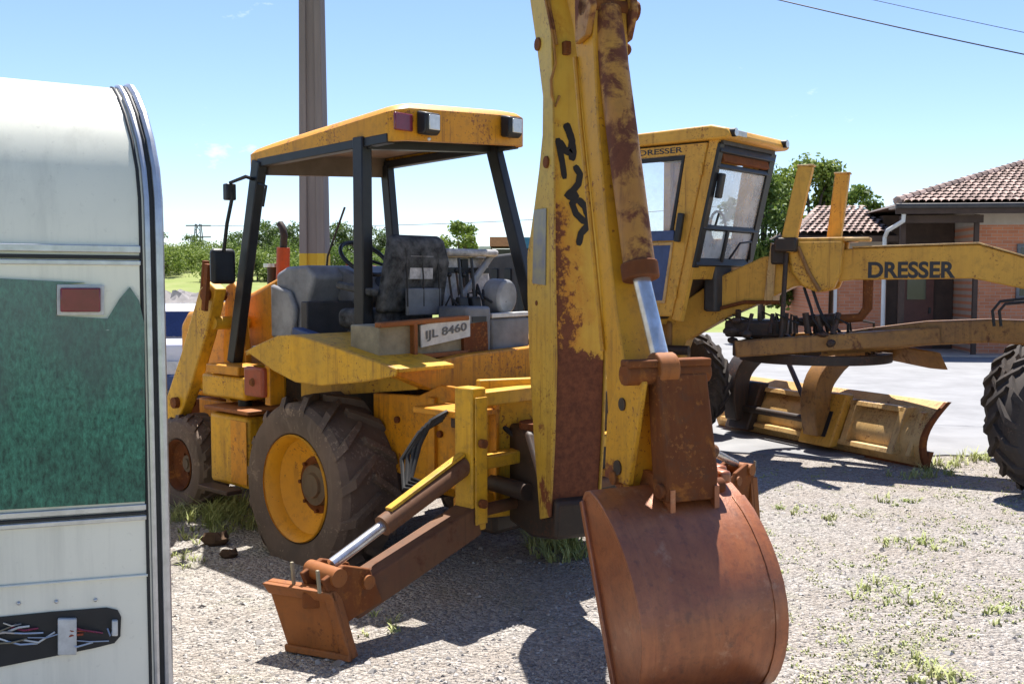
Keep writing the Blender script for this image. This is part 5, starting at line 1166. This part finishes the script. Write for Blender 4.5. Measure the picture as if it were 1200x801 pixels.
pst = []
for (y, b0, t0) in ((-.3, (-2.2, 2.1), (-2.035, 2.93)), (.3, (-1.86, 2.1), (-1.78, 2.9))):
    l_ = MB().bar((b0[0], y, b0[1]), (t0[0], y, t0[1]), .13, .13, up=(0, 1, 0)).build('lift_post', 'grader', gd, .01)
    MB().box(t0[0] - .075, t0[0] + .075, y - .075, y + .075, t0[1] - .005, t0[1] + .012).build('post_cap', 'blade', l_, .004)
    MB().cyl((b0[0], y, b0[1]), (b0[0] - .02, y * 1.3, 1.25), .022).build('lift_rod', 'grease', l_)
    MB().box(b0[0] - .1, b0[0] + .1, y - .09, y + .09, 2.1, 2.24).build('trunnion', 'grease', l_, .02)
# drawbar, circle, hydraulic clutter
db = MB().prism([(.35, 1.15), (.3, 1.4), (-.1, 1.45), (-.5, 1.46), (-1.0, 1.43), (-1.5, 1.35), (-1.9, 1.27), (-1.9, 1.06), (-1.5, 1.12), (-1.0, 1.2), (-.5, 1.24), (-.1, 1.22), (.2, 1.14)], 'y', -.12, .12).build('drawbar', 'grader_dirty', gd, .02)
for s in (-1, 1): MB().bar((-.9, s * .08, 1.3), (-2.6, s * .6, 1.15), .14, .16).build('drawbar_arm', 'grader_dirty', db, .015)
MB().bar((-2.55, -.62, 1.15), (-2.55, .62, 1.15), .14, .14).build('drawbar_cross', 'grease', db, .015)
MB.stretch = 1.0
ci = MB().lathe([(.66, 1.0), (.76, 1.0), (.76, 1.09), (.66, 1.09)], (-2.16, .25, 0), 48, 'z', True).build('circle', 'grease', gd, .004)
for k in range(36):
    a = 6.283 * k / 36; MB().box(-.02, .02, -.025, .025, 1.01, 1.08).warp(lambda v: Vector((-2.16 + (.64 + v.y) * math.cos(a) - v.x * math.sin(a), .25 + (.64 + v.y) * math.sin(a) + v.x * math.cos(a), v.z))).build('gear_tooth', 'grease', ci)
MB.stretch = 1.08
rr = random.Random(8)
vb = MB().box(-2.75, -2.2, -.35, .25, 1.25, 1.42).build('valve_bank', 'grease', gd, .03)
for k in range(16):
    x, y, z = rr.uniform(-2.75, -1.75), rr.uniform(-.55, .1), rr.uniform(1.22, 1.42); r_ = rr.uniform(.03, .07)
    q = MB(); q.sphere((0, 0, 0), r_, 9, 6, (rr.uniform(.8, 1.8), rr.uniform(.8, 1.3), rr.uniform(.6, 1.2))); ph_ = k * 3.1
    q.warp(lambda v: v * (1 + .35 * noise.noise(v * 14 + Vector((ph_, 0, 0)))) + Vector((x, y, z))).build('fitting', 'grease', vb, sharp=25)
for k in range(9): MB().cyl((-2.65 + k * .11, -.3 + rr.uniform(-.1, .1), 1.3), (-2.65 + k * .11 + rr.uniform(-.04, .04), -.3, 1.46 + rr.uniform(0, .06)), rr.uniform(.018, .035), None, 8).build('valve', 'grease', vb)
for k in range(12):
    x = -2.75 + k * .1; y = rr.uniform(-.5, .1); MB().tube([(x, y, 1.3), (x + rr.uniform(-.06, .06), y - .05, 1.44 + rr.uniform(-.03, .06)), (x + rr.uniform(0, .2), y + .05, 1.4), (x + rr.uniform(.05, .22), y + .1, 1.2)], .014, 6).build('hose', 'hose', vb)
for k in range(2): MB().tube([(-2.05 + .07 * k, -.2, 1.75), (-1.98 + .07 * k, -.25, 1.55), (-1.95 + .09 * k, -.3, 1.45), (-1.85 + .09 * k, -.3, 1.3)], .015, 6).build('hose', 'hose', vb)
MB().tube([(-1.5, -.1, 1.83), (-1.5, -.12, 1.55), (-1.56, -.14, 1.46), (-1.75, -.16, 1.44)], .045, 10).build('side_shift_ram', 'rust', gd)
MB().cyl((-1.75, -.16, 1.44), (-2.0, -.2, 1.42), .06).build('ram_knuckle', 'grease', gd)
MB.stretch = 1.0
# two curved arms down to the blade
blA, blB = GF.loc(ground(1085, 552)), GF.loc(Vector((2.55, 12.55, 0)))
blA.z = blB.z = .03
ax = (blB - blA).normalized(); bn = Vector((-ax.y, ax.x, 0))
if bn.dot(GF.loc(CO) - blA) < 0: bn = -bn          # bn: back of the blade, towards the camera
Lb = (blB - blA).length
prof_b = []
for i in range(13):
    t = i / 12; z = .62 * t; prof_b.append((.17 * math.sin(math.pi * t), z))
def bpt(s, o, z): return blA + ax * s + bn * (o - .42 * z) + Vector((0, 0, z))
b = MB(); n = len(prof_b)
for s in (0, Lb):
    for (o, z) in prof_b: b.v.append(bpt(s, o, z))
    for (o, z) in reversed(prof_b): b.v.append(bpt(s, o - .022, z))
k = 2 * n
for i in range(k): b.f.append((i, (i + 1) % k, k + (i + 1) % k, k + i))
b.f.append(tuple(range(k))); b.f.append(tuple(range(2 * k - 1, k - 1, -1)))
bl = b.build('moldboard', 'blade', gd, .003, sharp=30)
MB().hexa([bpt(-.01, -.035, -.03), bpt(Lb, -.035, -.03), bpt(Lb, .0, -.03), bpt(-.01, .0, -.03), bpt(-.01, -.03, .15), bpt(Lb, -.03, .15), bpt(Lb, .04, .15), bpt(-.01, .04, .15)]).build('cutting_edge', 'rust', bl, .003)
def bbox(s0, s1, o0, o1, z0, z1, nm, m_, bev=.008): return MB().hexa([bpt(s0, o0, z0), bpt(s1, o0, z0), bpt(s1, o1, z0), bpt(s0, o1, z0), bpt(s0, o0, z1), bpt(s1, o0, z1), bpt(s1, o1, z1), bpt(s0, o1, z1)]).build(nm, m_, bl, bev)
bbox(.3, Lb - .2, .1, .2, .5, .55, 'slide_rail', 'blade'); bbox(.3, Lb - .2, .12, .19, .1, .15, 'slide_rail', 'blade')
bbox(.28, .36, .05, .2, .1, .55, 'blade_rib', 'blade'); bbox(.1, .16, .05, .16, .1, .52, 'blade_rib', 'blade'); bbox(.92, 1.0, .05, .2, .12, .55, 'blade_rib', 'blade')
bbox(1.02, 1.5, .16, .28, .06, .6, 'blade_bracket', 'grader', .02); bbox(1.12, 1.34, .281, .29, .16, .42, 'bracket_window', 'black', .004)
bbox(2.35, 2.75, .16, .28, .06, .6, 'blade_bracket', 'grease', .02)
q = MB()
for s_ in (-.014, .02):
    for (o_, z_) in prof_b: q.v += [bpt(s_, o_ - .05, z_), bpt(s_, o_ + .02, z_)]
k2 = 2 * n
for i in range(n - 1):
    a_ = 2 * i; q.f += [(a_, a_ + 1, a_ + 3, a_ + 2), (k2 + a_, k2 + a_ + 2, k2 + a_ + 3, k2 + a_ + 1), (a_, a_ + 2, k2 + a_ + 2, k2 + a_), (a_ + 1, k2 + a_ + 1, k2 + a_ + 3, a_ + 3)]
q.build('end_bit', 'rust', bl)
MB().cyl(bpt(1.3, .28, .3), bpt(2.6, .28, .3), .04).build('side_shift_cylinder', 'grease', bl)
def blade_arm(s, m_, cx, cy):
    b = MB(); st = [bpt(s, .24, .18), bpt(s, .42, .5), bpt(s, .44, .8), bpt(s - .1, .2, 1.06), Vector((cx, cy, 1.05))]
    P = []
    for i in range(len(st) - 1):
        for q in range(5):
            t = q / 5; p0, p1, p2, p3 = st[max(0, i - 1)], st[i], st[i + 1], st[min(len(st) - 1, i + 2)]
            P.append(.5 * ((2 * p1) + (p2 - p0) * t + (2 * p0 - 5 * p1 + 4 * p2 - p3) * t * t + (3 * p1 - p0 - 3 * p2 + p3) * t ** 3))
    P.append(st[-1]); k = len(P); wv = ax * .11
    for i, p in enumerate(P):
        d = (P[min(i + 1, k - 1)] - P[max(0, i - 1)]).normalized(); u = d.cross(ax).normalized() * .11; b.v += [p - wv - u, p + wv - u, p + wv + u, p - wv + u]
    for i in range(k - 1):
        for j in range(4): b.f.append((i * 4 + j, i * 4 + (j + 1) % 4, i * 4 + 4 + (j + 1) % 4, i * 4 + 4 + j))
    b.f += [(0, 1, 2, 3), tuple(range(4 * k - 4, 4 * k))]
    return b.build('blade_arm', m_, gd, .015, sharp=50)
blade_arm(1.28, 'grader_dirty', -1.0, .0); blade_arm(2.6, 'grease', -2.2, .7)
MB().tube([bpt(1.7, .2, .5), bpt(2.3, .15, .95)], .03, 8).build('tilt_ram', 'grease', gd)
# front axle and wheels
MB().box(-.1, .14, -.85, .85, .55, .75).build('front_axle', 'grader_dirty', gd, .03); MB().box(-.06, .4, -.14, .14, .7, 1.3).build('axle_pivot', 'grader_dirty', gd, .03)
MB().bar((-.3, -.8, .62), (-.3, .8, .62), .05, .05).build('tie_rod', 'grease', gd)
STEER = Matrix.Rotation(R(32), 3, 'Z')
for s in (-1, 1):
    hubc = Vector((.03, s * 1.02, .62))
    wo = MB().lathe([(0, s * .1), (.1, s * .12), (.28, s * .05), (.33, s * .15), (.34, -s * .15), (0, -s * .15)], (0, 0, 0), 32).warp(lambda v: STEER @ v + hubc).build('front_wheel', 'grader', gd)
    tyre_mb((0, 0, 0), .635, .38, .335, 18, .035).warp(lambda v: STEER @ v + hubc).build('tyre', 'tyre_dark', wo, sharp=30)
for k in range(2): MB().tube([GF.ony(1165 + 8 * k, 382, -.3), GF.ony(1163 + 8 * k, 364, -.3), GF.ony(1172 + 6 * k, 353 + 3 * k, -.3), GF.ony(1200, 350 + 4 * k, -.3), GF.ony(1230, 352 + 4 * k, -.3)], .014, 7).build('steering_hose', 'hose', gd)
